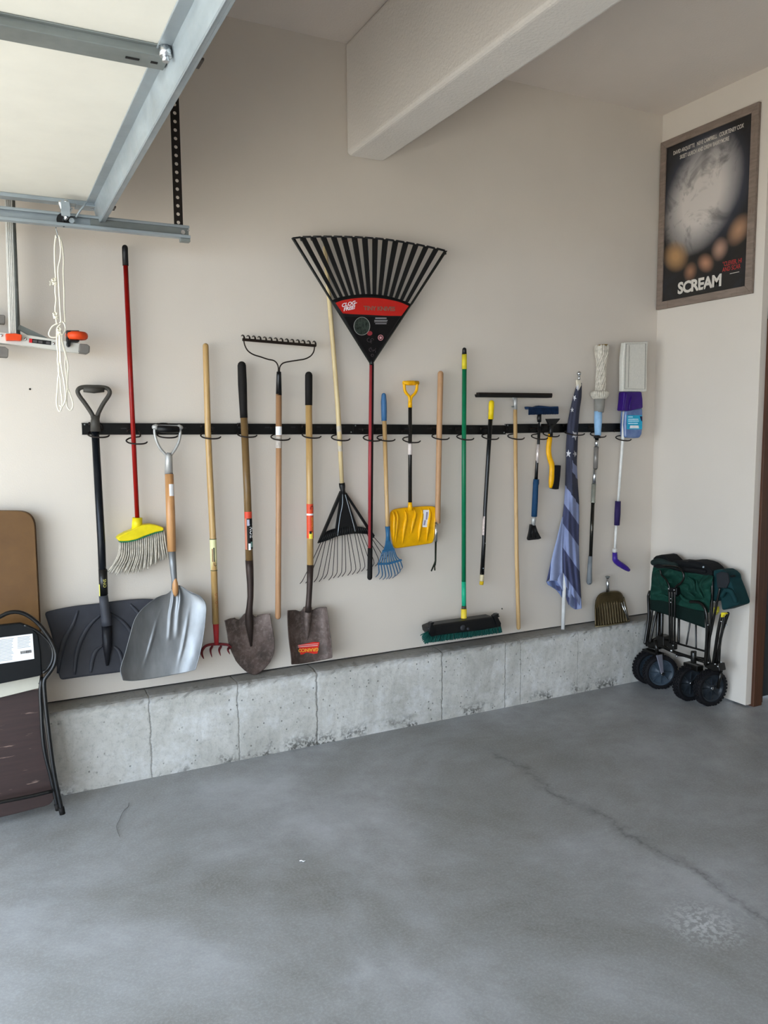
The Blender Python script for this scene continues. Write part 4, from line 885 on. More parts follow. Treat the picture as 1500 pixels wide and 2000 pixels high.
rod('handle_socket', [(801, 780, .058, 6.5), (801, 788, .058, 8), (801, 796, .058, 8.6)], M_YEL2, h)
rod('blade_socket', [(801, 981, .058, 7.5), (801, 988, .058, 9), (801.5, 997, .058, 10)], M_YEL2, t)
def yd(u, v): return .034+.03*(v)*(1-v)*2+.012*abs(2*u-1)**4
g = coons([(761.5, 1003), (764, 998), (771, 994.5), (785, 992), (801, 991), (825, 989), (843, 988.8), (849, 990.5), (851.5, 996)], [(768, 1067), (771, 1070.5), (785, 1069.5), (798, 1067.5), (825, 1063.5), (838, 1061.5), (844, 1059.5), (846.5, 1054)],
          [(761.5, 1003), (761.5, 1020), (763.5, 1042), (768, 1067)], [(851.5, 996), (851, 1012), (849, 1035), (846.5, 1054)], 41, 21, yd)
bl = build('blade', MB().grid(g), M_YEL2, t, solid=.003, sub=1)
rm = MB()
for xt, yt_, xb, yb_ in ((770, 999, 769, 1060), (776.5, 998, 772, 1062), (793.5, 997, 786, 1062), (811.5, 994, 803, 1042), (825, 993, 817, 1058), (840, 992.5, 833, 1056)):
    c = cat([(xt-3, yt_), (xt, yt_+10), (lerp(xt, xb, .5), lerp(yt_, yb_, .5)), (xb, yb_)], 12); ps = [P(x, y, yd((x-762)/88, (y-992)/75)+.0025) for x, y in c]
    rm.tube(ps, [MPX(ps[0])*3.6*max(.2, math.sin(math.pi*(.1+.85*i/11))) for i in range(12)], 8)
build('rib', rm, M_YEL2, bl)
ym = MB().grid([[P(x+(s_*1.0), y, yd((x-762)/88, (y-992)/75)+.008) for s_ in (0, 6, 11.5)] for x, y in ((826.5, 996), (826, 1010), (824.8, 1029.5))]); ys = build('white_sticker', ym, M_WHITE, bl)
build('sticker_print', MB().grid([[P(x+s_, y, yd((x-762)/88, (y-992)/75)+.0088) for s_ in (0, 3)] for x, y in ((832.5, 1000), (831.5, 1015))]).grid([[P(x+s_, y, yd((x-762)/88, (y-992)/75)+.0088) for s_ in (0, 3)] for x, y in ((829, 1016), (827, 1026))]), plastic('lilac_grey_ink', '#8d89a8', .5), ys)

# ---- forked weeder
t = T('forked_weeder', 'wooden handled weeder with chrome ferrule and thin dark forked tip', 'weeder', 857, 900)
rod('shaft', [(860.5, 730, .058, 11.3), (858, 840, .058, 11), (855.5, 975, .066, 10.6), (855, 1008, .068, 10.5), (856, 1022, .068, 8.5)], W_TAN, t, dome=1)
rod('ferrule', [(852.2, 1020, .068, 6), (851.2, 1058, .068, 6.2)], M_CHROME, t)
rod('steel_rod', [(851.2, 1056, .068, 4), (850.6, 1095, .068, 3.6), (848.8, 1104, .070, 5)], plastic('dark_green_black_steel', '#23281f', .4, metal=.5), t)
for e in ((842.5, 1115, .085), (849.3, 1114, .08)): poly_tube('fork_prong', [(848.8, 1100, .065), (lerp(848.6, e[0], .5), 1108, .072), e], 3.0, MATS['dark_green_black_steel'], t, seg=8)

# ---- push broom
t = T('push_broom', 'push broom with green handle, black block and dark green bristles', 'broom', 906, 1000)
rod('shaft', [(907, 720, .06, 9), (906, 900, .065, 8.8), (905.8, 1140, .075, 8.6)], M_GREEN, t, 20)
rod('shaft_end', [(905.8, 1136, .075, 8.7), (906.2, 1186, .078, 8.8)], M_LGREEN, t, 20)
rod('yellow_band', [(907, 692, .06, 9.8), (907, 721, .06, 10)], plastic('yellow_band', '#cdbb2e', .4), t)
rod('hand_grip', [(907, 683, .06, 8.5), (907, 693, .06, 9.5)], M_BLACK, t, dome=1)
rod('lock_ring', [(906.2, 1183, .078, 9.2), (906.2, 1190, .078, 10)], plastic('dark_ring', '#3c3a2f', .4), t)
rod('yellow_socket', [(906, 1189, .079, 11.5), (906, 1207, .08, 12), (906, 1215, .082, 9)], plastic('socket_yellow', '#ddc13a', .35), t, 8)
bk = build('broom_block', MB().slab([(836, 1226), (850, 1220.5), (905, 1213), (962, 1204.5), (975, 1211), (979, 1219), (977, 1225), (945, 1231), (912, 1235), (880, 1238.5), (844, 1243.5), (838, 1236)], .135, .075), M_BLACK, t, bev=.010, bseg=3)
build('bracket', MB().slab([(840, 1222), (842, 1216.5), (848, 1215), (849, 1217), (846, 1219.5), (850, 1225), (851, 1242), (843, 1244), (838, 1235)], .140, .03), M_BLKPAINT, bk, bev=.003)
build('bracket', MB().slab([(964, 1204), (970, 1199.5), (975.5, 1198.5), (974, 1201.5), (977, 1204), (973, 1206), (979, 1217), (978.5, 1224), (972, 1224), (966, 1210)], .140, .03), M_BLKPAINT, bk, bev=.003)
build('block_boss', MB().ball(P(904, 1226, .136), .016, 12, 8, (1, .4, 1)).ball(P(914, 1228, .136), .009, 10, 6), plastic('grey_black_plastic', '#303033', .4), bk)
bm_ = MB(); random.seed(3)
for rw in range(7):
    for i in range(70):
        u = i/69; xa = lerp(838, 977, u); ya = lerp(1241, 1222, u)-2; d0 = .066+.01*rw
        sp_ = (u-.5)*6; xb = xa+sp_-5*(1-u)**3+random.uniform(-1, 1); yb2 = ya+lerp(17, 15, u)+random.uniform(-1.2, 1.2)-(rw-3)*.1
        bm_.tube([P(xa, ya, d0), P(lerp(xa, xb, .5), lerp(ya, yb2, .5), d0+.002*(rw-3)), P(xb, yb2, d0+.006*(rw-3))], [.0022, .0024, .0016], 4)
for i in range(90):      # flared end tuft
    a = random.random(); d0 = .066+.07*random.random(); x0 = 836+random.random()*5; y0 = 1231+a*12
    bm_.tube([P(x0, y0, d0), P(x0-10-random.random()*7+a*8, y0+8+a*7, d0+.01*(random.random()-.5))], [.0024, .0018], 4)
build('bristles', bm_, M_GREENB, t)

# ---- black pole
t = T('extension_pole', 'thin black extension pole with a yellow grip, peeling label and yellow end', 'pole', 952, 900)
rod('shaft', [(958.2, 816, .058, 8.6), (953, 900, .058, 8), (947.5, 992, .058, 7.6), (945, 1060, .058, 7.8), (941.5, 1122, .058, 8.6)], M_BLKPAINT, t, 20)
rod('hand_grip', [(960, 787, .058, 11), (959.2, 805, .058, 10.6), (958.5, 819, .058, 10.8)], plastic('grip_yellow', '#e0c012', .4), t, dome=1)
build('hanging_hole', MB().ball(P(962, 786.5, .066), .004, 10, 6), M_INK, t)
a = P(947.2, 1008, .058); b = P(945.5, 1045, .058); rr = MPX(a)*3.9; L = (b-a).length
f = lambda s_: on_tube(a, b, rr, 0, side=s_, off=.0006)
build('peeling_label', MB().grid([[f(-1.3+.22*k)(x, 0) for k in range(7)] for x in (0, L*.3, L*.6, L)]), plastic('pinkish_peeling_label', '#cbb9b2', .6, .3, scale=120), t)
rod('end_sleeve', [(941.6, 1119, .058, 8.4), (940.8, 1136, .058, 8)], plastic('cream_sleeve', '#cdbf9c', .5), t)
rod('end_cap', [(940.8, 1135, .058, 8.4), (940.3, 1142, .058, 7.8)], plastic('end_yellow', '#cda91c', .5), t)
build('shaft_clip', MB().ball(P(943.5, 1110, .066), .005, 8, 6).ball(P(944.3, 1114, .066), .004, 8, 6).ball(P(947.5, 1061, .066), .004, 8, 6), M_GALV, t)

# ---- squeegee
t = T('floor_squeegee', 'floor squeegee hung upside down with black bar and pale wooden handle', 'squeegee', 1008, 1000)
rod('shaft', [(1006.2, 797, .06, 7.6), (1007.5, 950, .06, 7.8), (1009, 1080, .06, 8), (1012.8, 1226, .06, 8)], W_ASH, t, dome=2)
rod('socket', [(1006.4, 775, .06, 8.5), (1006.4, 787, .06, 7.8), (1006, 800, .06, 8.6)], M_GREYC, t)
build('socket_bracket', MB().slab([(1001, 774), (1012, 774), (1009, 782), (1004, 782)], .066, .012), M_GREYC, t, bev=.002)
build('wing_nut', MB().ball(P(1001, 794.5, .065), .006, 8, 6, (1.4, 1, .8)), M_GALVD, t)
build('metal_bar', MB().slab([(936, 766.3), (1079, 768), (1079.5, 772), (936, 770.5)], .078, .03), plastic('brown_black_bar', '#2b221c', .4, metal=.4), t, bev=.002)
build('rubber_blade', MB().slab([(935.5, 769.5), (1079.8, 771), (1078.5, 777), (1000, 776), (937, 775.5)], .090, .045), M_RUBBER, t, bev=.003)

# ---- blue snow brush
M_NAVY = plastic('navy_plastic', '#102a4a', .5)
t = T('snow_brush', 'telescopic snow brush with navy brush head and black ice scraper tip', 'brush', 1049, 930)
rod('shaft', [(1053.8, 826, .058, 5.6), (1051.5, 868, .058, 5.6), (1048.5, 908, .058, 6.2), (1046.8, 940, .058, 6.8)], M_BLKPAINT, t)
rod('silver_tube', [(1054.5, 821, .058, 5.8), (1053.6, 833, .058, 5.8)], M_CHROME, t)
rod('silver_label', [(1051.5, 868, .058, 6.2), (1048.9, 904, .058, 6.3)], plastic('silver_pink_label', '#cfc3be', .3, metal=.3), t)
rod('foam_grip', [(1047.4, 936, .058, 11.3), (1046.8, 944, .058, 12), (1046.2, 948, .058, 10.8), (1044.8, 980, .058, 11.6), (1043.3, 1009, .058, 11.2)], plastic('petrol_blue_foam', '#153a5b', .7), t)
rod('collar', [(1043.2, 1008, .058, 7.5), (1042.5, 1014, .058, 9), (1041, 1026, .058, 8.5)], M_GREYC, t)
build('scraper_blade', MB().slab([(1036.5, 1024), (1046.5, 1025.5), (1050.5, 1038), (1057.8, 1051.5), (1052, 1053.5), (1032.5, 1055.5), (1030.8, 1052.5), (1034, 1040)], .066, .012), M_BLACK, t, bev=.002)
build('scraper_rib', MB().tube([P(1041, 1028, .068), P(1038, 1050, .068)], .0022, 6).tube([P(1044, 1028, .068), P(1047, 1050, .068)], .0022, 6), M_BLKPAINT, t)
hb = rod('brush_pivot', [(1053.5, 808, .06, 8), (1053, 817, .06, 9), (1053.4, 824, .06, 8)], M_BLACK, t)
build('brush_back', MB().slab([(1031, 794), (1045, 795), (1053, 792), (1060, 792.5), (1075, 794), (1091.5, 793.5), (1091.5, 799), (1032, 799.5)], .085, .035), M_NAVY, t, bev=.004)
bm_ = MB(); random.seed(5)
for rw in range(5):
    for i in range(60):
        x = lerp(1033, 1090.5, i/59); d0 = .052+.008*rw; bm_.tube([P(x, 797, d0), P(x+random.uniform(-1, 1), 809.5+random.uniform(-1.2, 1)-(x-1033)*.02, d0+(rw-2)*.002)], [.0024, .0019], 4)
build('bristles', bm_, plastic('navy_bristles', '#0e2440', .8, .3), t)

# ---- yellow scraper brush
t = T('ice_scraper', 'yellow handled ice scraper and snow brush beside the navy snow brush', 'scraper', 1076, 900)
cv = cat([P(1074.8, 848, .062), P(1073, 862, .062), (P(1071.5, 880, .062)), P(1074, 896, .064), P(1078, 908, .066), P(1078, 925, .066), P(1076.5, 945, .066), P(1075.2, 953, .066)], 24)
build('handle', MB().tube(cv, [MPX(cv[0])*x/2 for x in [8, 9.5]+[11]*10+[11.5]*6+[12]*3+[11, 9, 6]], 16, flat=(.8, 1)), M_YEL2, t)
rod('neck', [(1076.6, 828, .06, 9), (1076, 840, .06, 8), (1075, 852, .062, 9.5)], M_BLACK, t)
build('scraper_blade', MB().slab([(1067.4, 818), (1094.5, 817.5), (1093.5, 819.5), (1086.5, 828), (1084.5, 832), (1073.5, 832), (1071, 826)], .068, .014), M_BLACK, t, bev=.002)
build('bristle_block', MB().slab([(1083, 909), (1096, 909), (1094.5, 930), (1091.5, 955.5), (1086, 956), (1079.8, 954.5), (1082, 935)], .078, .03), plastic('black_bristle_block', '#111013', .8, .3, scale=200, bump=.5), t, bev=.002)

# ---- flag on its pole
t = T('furled_flag', 'furled star and stripe flag in faded slate blues round a white pole', 'flag', 1105, 1100, .07)
M_SLATE = '#3c3d52'; M_PERI = '#8f9abf'
F_ = NT('flag_cloth'); at = F_.n.new('ShaderNodeAttribute'); at.attribute_name = 'stripe'
c = F_.ramp(at.outputs['Fac'], [(0, '#3c3e4e'), (.135, '#3c3e4e'), (.1351, '#8791b5'), (.260, '#8791b5'), (.2601, '#464a68'), (.385, '#464a68'), (.3851, '#8791b5'), (.535, '#8791b5'), (.5351, '#464a68'), (.685, '#464a68'), (.6851, '#8791b5'), (.83, '#8791b5'), (.8301, '#464a68')], 'CONSTANT')
F_.color(F_.mix(F_.math('MULTIPLY', F_.noise(14, 3), .18), c, '#2f3040')); F_.set(.85, 0, .2); F_.bump(F_.noise(16, 3, None, .5, .5), .5, .012)
M_FLAG = F_.m
NU, NV = 41, 121
Lc = cat([(1127.5, 748), (1121, 770), (1114.5, 797), (1108.5, 828), (1107, 850), (1105.5, 875), (1105.5, 900), (1104, 945), (1101.5, 985), (1099, 1010), (1097.5, 1060), (1097.5, 1100), (1098, 1135)], NV)
Rc = cat([(1136, 748), (1135.5, 775), (1131.7, 802), (1129, 840), (1127.5, 880), (1126.5, 905), (1128.5, 945), (1131, 990), (1130.5, 1060), (1132, 1115), (1134, 1150), (1136, 1188)], NV)
g = []; sv = []
for j in range(NV):
    row = []
    for i in range(NU):
        u = i/(NU-1); x = lerp(Lc[j][0], Rc[j][0], u); y = lerp(Lc[j][1], Rc[j][1], u); v = j/(NV-1)
        d = .036+.036*math.sin(math.pi*min(1, max(0, u)))**.6+.007*math.sin(u*9+v*7)*min(1, v*3)+.006*math.sin(u*17-v*15)*v
        if j < 3: d = lerp(d, .06, .4)
        row.append(P(x, y, d)); s0 = y-1.45*(x-1104)
        f_ = 0 if y < 905 and not (x > 1118 and s0 > 882) else (s0-946)/44.0
        if y < 900: sv.append(.05)
        elif s0 < 946: sv.append(.2 if (s0 > 880 and s0 < 902 and x > 1117.5) else .05)
        else:
            edges = [(946, .1351), (986, .2601), (1028, .3851), (1076, .5351), (1124, .6851), (1165, .8301), (1260, 1.0)]
            for k in range(6):
                if edges[k][0] <= s0 < edges[k+1][0]: sv.append(lerp(edges[k][1], edges[k+1][1], (s0-edges[k][0])/(edges[k+1][0]-edges[k][0]))); break
            else: sv.append(.99)
    g.append(row)
fl = build('flag_cloth', MB().grid(g), M_FLAG, t, solid=.002, attrs={'stripe': sv})
FL2 = plastic('pale_periwinkle_cloth', '#8f9abd', .85, .05, scale=40); FD2 = plastic('slate_cloth_and_shadow', '#50557a', .85, .06, scale=40)
fp = MB(); g2 = coons([(1098.5, 1008), (1099.5, 1010)], [(1073.5, 1134), (1085, 1134.5), (1099, 1134)], [(1098.5, 1008), (1088, 1050), (1077, 1094), (1075, 1115), (1073.5, 1134)], [(1099.5, 1010), (1098.5, 1060), (1098.5, 1100), (1099, 1134)], 15, 25, lambda u, v: .062+.02*math.sin(u*6)*v*.5)
build('hem_flap', MB().grid(g2), FL2, t, solid=.002)
g2 = coons([(1077, 1093), (1079, 1093)], [(1067, 1137), (1073, 1131)], [(1077, 1093), (1072, 1115), (1067, 1137)], [(1079, 1093), (1076, 1112), (1073, 1131)], 5, 9, lambda u, v: .055)
build('dark_fold', MB().grid(g2), FD2, t, solid=.002)
g2 = coons([(1067, 1136), (1085, 1133), (1098, 1133)], [(1070, 1142), (1087, 1153), (1098, 1168)], [(1067, 1136), (1070, 1142)], [(1098, 1133), (1098, 1168)], 11, 7, lambda u, v: .05+.012*math.sin(u*9))
build('lower_fold', MB().grid(g2), plastic('mid_blue_cloth', '#6c7aa3', .85, .06, scale=40), t, solid=.002)
g2 = coons([(1087, 1134), (1098, 1118), (1110, 1135), (1125, 1155), (1134, 1168)], [(1098, 1152), (1105, 1165), (1112, 1181), (1123, 1190), (1136, 1188.5)], [(1087, 1134), (1098, 1152)], [(1134, 1168), (1136, 1188.5)], 25, 9, lambda u, v: .052+.014*math.sin(u*13+v))
build('lower_fold', MB().grid(g2), FL2, t, solid=.002)
each('fold_shadow_stripe', [MB().slab([(1086, 1143), (1094, 1146), (1093, 1155), (1087, 1152)], .070, .002), MB().slab([(1122, 1166), (1127, 1172), (1127, 1189), (1123.5, 1190)], .079, .002), MB().slab([(1106, 1163), (1112, 1168), (1111, 1182), (1107, 1172)], .072, .002)], FD2, t)  # shadows in the lower folds, put in as dark slate strips
def star(x, y, r, rot, clip=10):
    ps = []
    for k in range(10):
        a = rot+math.pi*k/5; rr = r if k % 2 == 0 else r*.42; ps.append((x+rr*math.cos(a)*.8, y+rr*math.sin(a)*1.15))
    return ps
for x, y, r, ro_ in ((1122, 777, 5.5, .3), (1117.5, 800.5, 4.5, .9), (1123.5, 850, 9, .2), (1110, 886, 7, 1.0), (1123.5, 886, 6, .5), (1128, 757, 6, .1)):
    k = (x-Lc[0][0])
    j = min(range(NV), key=lambda q: abs(Lc[q][1]-y)); u = max(.02, min(.98, (x-Lc[j][0])/(Rc[j][0]-Lc[j][0]))); v = j/(NV-1)
    pts = []
    for (sx, sy) in star(x, y, r, ro_):
        uu = max(.03, min(.97, (sx-Lc[j][0])/(Rc[j][0]-Lc[j][0]))); sx = lerp(Lc[j][0], Rc[j][0], uu)
        pts.append(P(sx, sy, .0425+.036*math.sin(math.pi*uu)**.6+.007*math.sin(uu*9+v*7)*min(1, v*3)+.006*math.sin(uu*17-v*15)*v))
    ce = P(lerp(Lc[j][0], Rc[j][0], u), y, .045+.036*math.sin(math.pi*u)**.6+.007*math.sin(u*9+v*7)*min(1, v*3)+.006*math.sin(u*17-v*15)*v)
    build('star', MB().add([ce]+pts, [[0, 1+i, 1+(i+1) % 10] for i in range(10)]), plastic('grey_white_star', '#cfced3', .8), fl, solid=.001)
M_FPOLE = plastic('white_pole', '#c9c8c6', .35)
rod('pole', [(1131.5, 742, .06, 4.5), (1117, 900, .045, 6), (1102, 1148, .060, 7.8), (1099.4, 1229, .075, 7.2)], M_FPOLE, t)
fn = build('finial', MB().ball(P(1131, 729.5, .062), MPX(P(1131, 730, .06))*4.5, 14, 10), M_CHROME, t)
build('finial_stem', MB().tube([P(1131, 733, .062), P(1131, 743, .062)], [.006, .008], 10), M_CHROME, fn)
build('pole_clip', MB().slab([(1127, 742), (1134, 742), (1136, 752), (1131, 762), (1128, 752)], .075, .012), plastic('cream_clip', '#cdc5b4', .4), t, bev=.002)

# ---- string mop
t = T('string_mop', 'cream string mop wrung into a tight twist above a light blue collar', 'mop', 1165, 900)
M_YARN = NT('cream_cotton_yarn'); M_YARN.color(M_YARN.ramp(M_YARN.noise(60, 3), [(.3, '#aaa294'), (.7, '#d6cfc2')])); M_YARN.set(.95, 0, .1); M_YARN = M_YARN.m
core = [(1176, 676, 27), (1175.5, 686, 28), (1175, 700, 23), (1174.6, 712, 19), (1174, 730, 19), (1173.2, 745, 20.5), (1172.5, 763, 20)]
cc = cat([(a, b, c) for a, b, c in core], 40); ym = MB(); NS = 15
ax = [P(a, b, .062) for a, b, c in cc]; rad = [MPX(p)*c[2]/2 for p, c in zip(ax, cc)]
ym.tube(ax, [r*.86 for r in rad], 16)
for s_ in range(NS):
    ps = []
    for k in range(40):
        tw = 2*math.pi*s_/NS+(.3 if k < 8 else .3+(k-8)*.085)*(1 if s_ % 3 else -.6)
        r = rad[k]*.93; ps.append(ax[k]+Vector((math.cos(tw)*r, -math.sin(tw)*r*.9, 0)))
    ym.tube(ps, MPX(ax[0])*1.9, 6, dome=3)
build('twisted_yarn', ym, M_YARN, t)
build('yarn_end', MB().tube([P(1178, 673, .062), P(1178, 679, .062)], MPX(P(1178, 676, .06))*9, 14), plastic('ochre_yarn_tip', '#8d7137', .8), t)
fm = MB()
for i in range(26):
    a = 2*math.pi*i/26; c0 = P(1171.5, 765, .062); r = MPX(c0); q = Vector((math.cos(a), -math.sin(a), 0))
    fm.tube(cat([c0+q*r*9, c0+q*r*15.5+Vector((0, 0, -r*1)), c0+q*r*16.5+Vector((0, 0, -r*6)), c0+q*r*12+Vector((0, 0, -r*12))], 8), r*2.3, 6, dome=3)
build('yarn_frill', fm, M_YARN, t)
rod('grey_cup', [(1171.3, 773, .062, 22), (1170.3, 795, .062, 20), (1169.5, 805, .062, 18)], plastic('grey_cup_plastic', '#85827c', .5), t)
rod('blue_collar', [(1168.3, 803, .062, 15.5), (1168, 825, .062, 15), (1167.5, 851, .062, 12)], plastic('light_blue_plastic', '#8fb4d6', .4), t)
rod('lock_ring', [(1166.5, 850, .062, 12), (1166.3, 856, .062, 14)], M_BLKPAINT, t)
rod('chrome_tube', [(1165.7, 855, .06, 8), (1164.8, 875, .06, 8)], M_CHROME, t)
rod('sleeve', [(1164.6, 873, .06, 9.3), (1163, 915, .06, 9.3)], plastic('grey_sleeve', '#827d78', .35, metal=.3), t)
rod('lower_tube', [(1162.8, 914, .06, 7.6), (1159.8, 946, .06, 7.8)], M_CHROME, t)
rod('joint_sleeve', [(1159.8, 945, .06, 8.6), (1158.3, 979, .06, 8.4), (1157.9, 982, .06, 10)], plastic('grey_green_sleeve', '#8b8b80', .35, metal=.3), t)
rod('shaft', [(1158, 981, .06, 7), (1153.4, 1089, .06, 7)], plastic('dark_chrome_tube', '#3a3833', .15, metal=.8), t)
rod('hand_grip', [(1153, 1086, .06, 8), (1151.5, 1115, .06, 9.3), (1151, 1137, .06, 11)], plastic('grey_hand_grip', '#6e7275', .5), t, dome=2)
build('hanging_hole', MB().ball(P(1152, 1139, .07), .005, 10, 6), M_INK, t)

# ---- spray mop
t = T('spray_mop', 'purple spray mop hung upside down with white pad and blue bottle', 'mop', 1210, 950)
M_PURP = plastic('dark_purple_plastic', '#33186b', .25); M_PAD = plastic('white_pad_cloth', '#d2cfc6', .9, .06, scale=80, bump=.4)
pad = build('mop_pad', MB().slab([(1220.5, 668.5), (1250, 667.5), (1266, 666.5), (1266, 672), (1264, 700), (1264, 764), (1258, 765.5), (1216.5, 764.5), (1217, 700)], .085, .035), M_PAD, t, bev=.006, bseg=3)
rm = MB()
for q in ([(1223, 672), (1261, 671), (1259.5, 760), (1220, 759.5)],): rm.tube([P(x, y, .086) for x, y in q], .0018, 6, closed=True)
rm.tube([P(1229, 674, .086), P(1227, 757, .086)], .0015, 6)
build('pad_seam', rm, plastic('grey_seam', '#8f8c84', .9), pad)
nk = build('purple_head', MB().slab([(1219.5, 765), (1254, 765), (1256, 780), (1256.5, 797), (1246, 799), (1234, 802), (1225, 803.5), (1216, 802), (1218, 785)], .095, .05), M_PURP, t, bev=.008, bseg=3)
build('head_ridge', MB().tube(cat([P(1224, 768, .097), P(1221, 785, .098), P(1220, 800, .097)], 8), .004, 8).tube(cat([P(1234, 775, .098), P(1230, 790, .099), P(1229, 801, .098)], 8), .004, 8), M_PURP, nk)
B_ = NT('blue_bottle_liquid'); B_.color(B_.ramp(B_.noise(20, 3), [(.3, '#5673ad'), (.7, '#7c98cc')])); B_.set(.12); B_.b.inputs['Transmission Weight'].default_value = .35
bo = build('bottle', MB().slab([(1224, 798), (1256, 796), (1256.5, 820), (1256, 835), (1254.5, 848), (1250.5, 855.5), (1240, 856), (1222, 855), (1221.5, 830), (1222.5, 810)], .085, .05), B_.m, t, bev=.012, bseg=4)
lbm = build('bottle_label', MB().slab([(1224.5, 811), (1254.5, 811), (1254.2, 838.5), (1224.3, 838.5)], .0862, .0008), plastic('teal_label', '#1f9fc4', .35), bo)
for y0, x1 in ((813.5, 1236), (818, 1247), (821.5, 1248), (826, 1246)): build('label_line', MB().slab([(1227, y0), (x1, y0), (x1, y0+1.8), (1227, y0+1.8)], .0872, .0006), plastic('pale_blue_ink', '#bfe6f5', .4), lbm)
build('label_patch', MB().slab([(1231, 831), (1247, 831), (1248, 836.5), (1230, 836.5)], .0872, .0006), M_WHITE, lbm)
build('label_patch', MB().slab([(1249.5, 813), (1254.5, 813), (1254.5, 823), (1252.5, 822)], .0872, .0006), plastic('navy_ink', '#101d4a', .4), lbm)
rod('shaft', [(1219.2, 802, .062, 6.4), (1216.5, 856, .060, 6.2), (1211.7, 920, .060, 5.2), (1207.3, 980, .06, 4.8)], plastic('white_tube', '#d8d6d1', .3), t)
rod('foam_grip', [(1206.9, 979, .06, 11), (1206, 1003, .06, 11.6), (1204.8, 1026, .06, 10.6)], plastic('dark_violet_foam', '#2a1f4c', .7), t)
rod('lower_shaft', [(1203.6, 1025, .06, 4.8), (1201.2, 1070, .06, 4.8)], MATS['white_tube'], t)
build('trigger_joint', MB().ball(P(1200.8, 1075, .06), MPX(P(1200, 1075, .06))*5.2, 12, 8), plastic('grey_white_joint', '#c2bfba', .4), t)
hn = [(1200.8, 1079, 9), (1200.3, 1090, 10), (1205.5, 1098, 11), (1214, 1104, 11), (1223, 1110, 9.5), (1227.5, 1113, 7)]
rod('pistol_grip', [(a, b, .06, c) for a, b, c in hn], plastic('violet_grip', '#3c2682', .35), t, nsub=5, dome=2)

# ---- dustpan on the curb
t = T('dustpan', 'old brown ribbed metal dustpan with chrome handle standing on the curb', 'dustpan', 1195, 1222, .09)
D_ = NT('brown_ribbed_metal'); D_.color(D_.ramp(D_.noise(8, 5), [(.3, '#4a3d27'), (.7, '#6b5d42')])); D_.set(.38, .55); M_DP = D_.m
dd = lambda u, v: .03+.065*v+.006*(1 if v > .35 else 0)*math.sin(u*math.pi*26)*(v > .3)
g = coons([(1165, 1168), (1170, 1161), (1177, 1157.5), (1186, 1155.5), (1200, 1154.5), (1208, 1155.2), (1214, 1159), (1218, 1166)], [(1163, 1223), (1186, 1220.5), (1210, 1216), (1228, 1212.5)], [(1165, 1168), (1162.5, 1178), (1162.3, 1200), (1163, 1223)], [(1218, 1166), (1220, 1176), (1224, 1195), (1228, 1212.5)], 79, 21, dd)
pn = build('pan', MB().grid(g), M_DP, t, solid=.002)
build('front_lip', MB().tube([P(1162.6, 1224, .098), P(1187, 1221.5, .098), P(1230, 1213.5, .098)], .0035, 8), plastic('worn_brass_lip', '#857959', .4, metal=.5), pn)
build('side_wall', MB().tube(cat([P(1164.5, 1172, .05), P(1162.8, 1185, .075), P(1163, 1223, .105)], 9), .004, 8).tube(cat([P(1218, 1166, .05), P(1221, 1178, .07), P(1228.5, 1212.5, .105)], 9), .004, 8), M_DP, pn)
build('bright_brace', MB().tube([P(1213, 1177, .083), P(1227, 1211, .104)], .0032, 8).tube([P(1217.5, 1175, .085), P(1227.5, 1210, .104)], .0028, 8), M_CHROME, pn)
rod('handle', [(1186.8, 1127, .035, 5.8), (1186.9, 1156, .035, 6.2)], M_CHROME, t)
rod('handle_rim', [(1186.8, 1125.5, .035, 9), (1186.8, 1127.5, .035, 9)], M_GALVD, t)
# ================================================================ framed poster on the right wall
PY1, PY2, PZ2_, PZ1_ = -.0095, -.6743, 2.2353, 3.1957      # y near corner / y near camera, bottom, top
po_ = thing('framed_poster', 'framed dark film poster with white title in a weathered grey wood frame', 'poster', (0, (PY1+PY2)/2, PZ2_))
def Q(s, t, e=0): return Vector((-.008-e, PY1+(PY2-PY1)*s, PZ2_+(PZ1_-PZ2_)*t))
fw = .043; ws, wt = fw/abs(PY2-PY1), fw/(PZ1_-PZ2_)
M_FR = wood('weathered_grey_frame', '#6b5d53', '#8b7b6f', .6, (60, 8, 60))
for a, b, c, d in (((0, 0), (1, 0), (1-ws, wt), (ws, wt)), ((1, 0), (1, 1), (1-ws, 1-wt), (1-ws, wt)), ((1, 1), (0, 1), (ws, 1-wt), (1-ws, 1-wt)), ((0, 1), (0, 0), (ws, wt), (ws, 1-wt))):
    build('frame_side', MB().prism([Q(*k, .014) for k in (a, b, c, d)], (.020, 0, 0)), M_FR, po_, bev=.002)
# printed sheet: soft pale shape on black with warm patches (plain generic artwork)
A_ = NT('poster_print'); sp = A_.n.new('ShaderNodeSeparateXYZ'); A_.link(A_.co.outputs['Object'], sp.inputs[0])
S_ = A_.math('ADD', A_.math('MULTIPLY', sp.outputs[1], -1/abs(PY2-PY1)), .5); T_ = A_.math('DIVIDE', sp.outputs[2], PZ1_-PZ2_)
wob = A_.math('MULTIPLY', A_.math('SUBTRACT', A_.noise(5, 3), .5), .12)
def blob(cx, cy, rx, ry, e0=.55, e1=1.0, tilt_=0.0):
    dx = A_.math('SUBTRACT', S_, cx); dy = A_.math('SUBTRACT', T_, cy)
    if tilt_: dx = A_.math('ADD', dx, A_.math('MULTIPLY', dy, tilt_))
    r2 = A_.math('SQRT', A_.math('ADD', A_.math('POWER', A_.math('DIVIDE', dx, rx), 2), A_.math('POWER', A_.math('DIVIDE', dy, ry), 2)))
    return A_.ramp(A_.math('ADD', r2, wob), [(e0, 1.0), (e1, 0.0)])
c = '#1c1a19'
c = A_.mix(blob(.5, .64, .50, .36, .2, 1.0), c, '#4d5468'); c = A_.mix(blob(.46, .61, .42, .33, .45, 1.0, -.3), c, '#c6beb8')
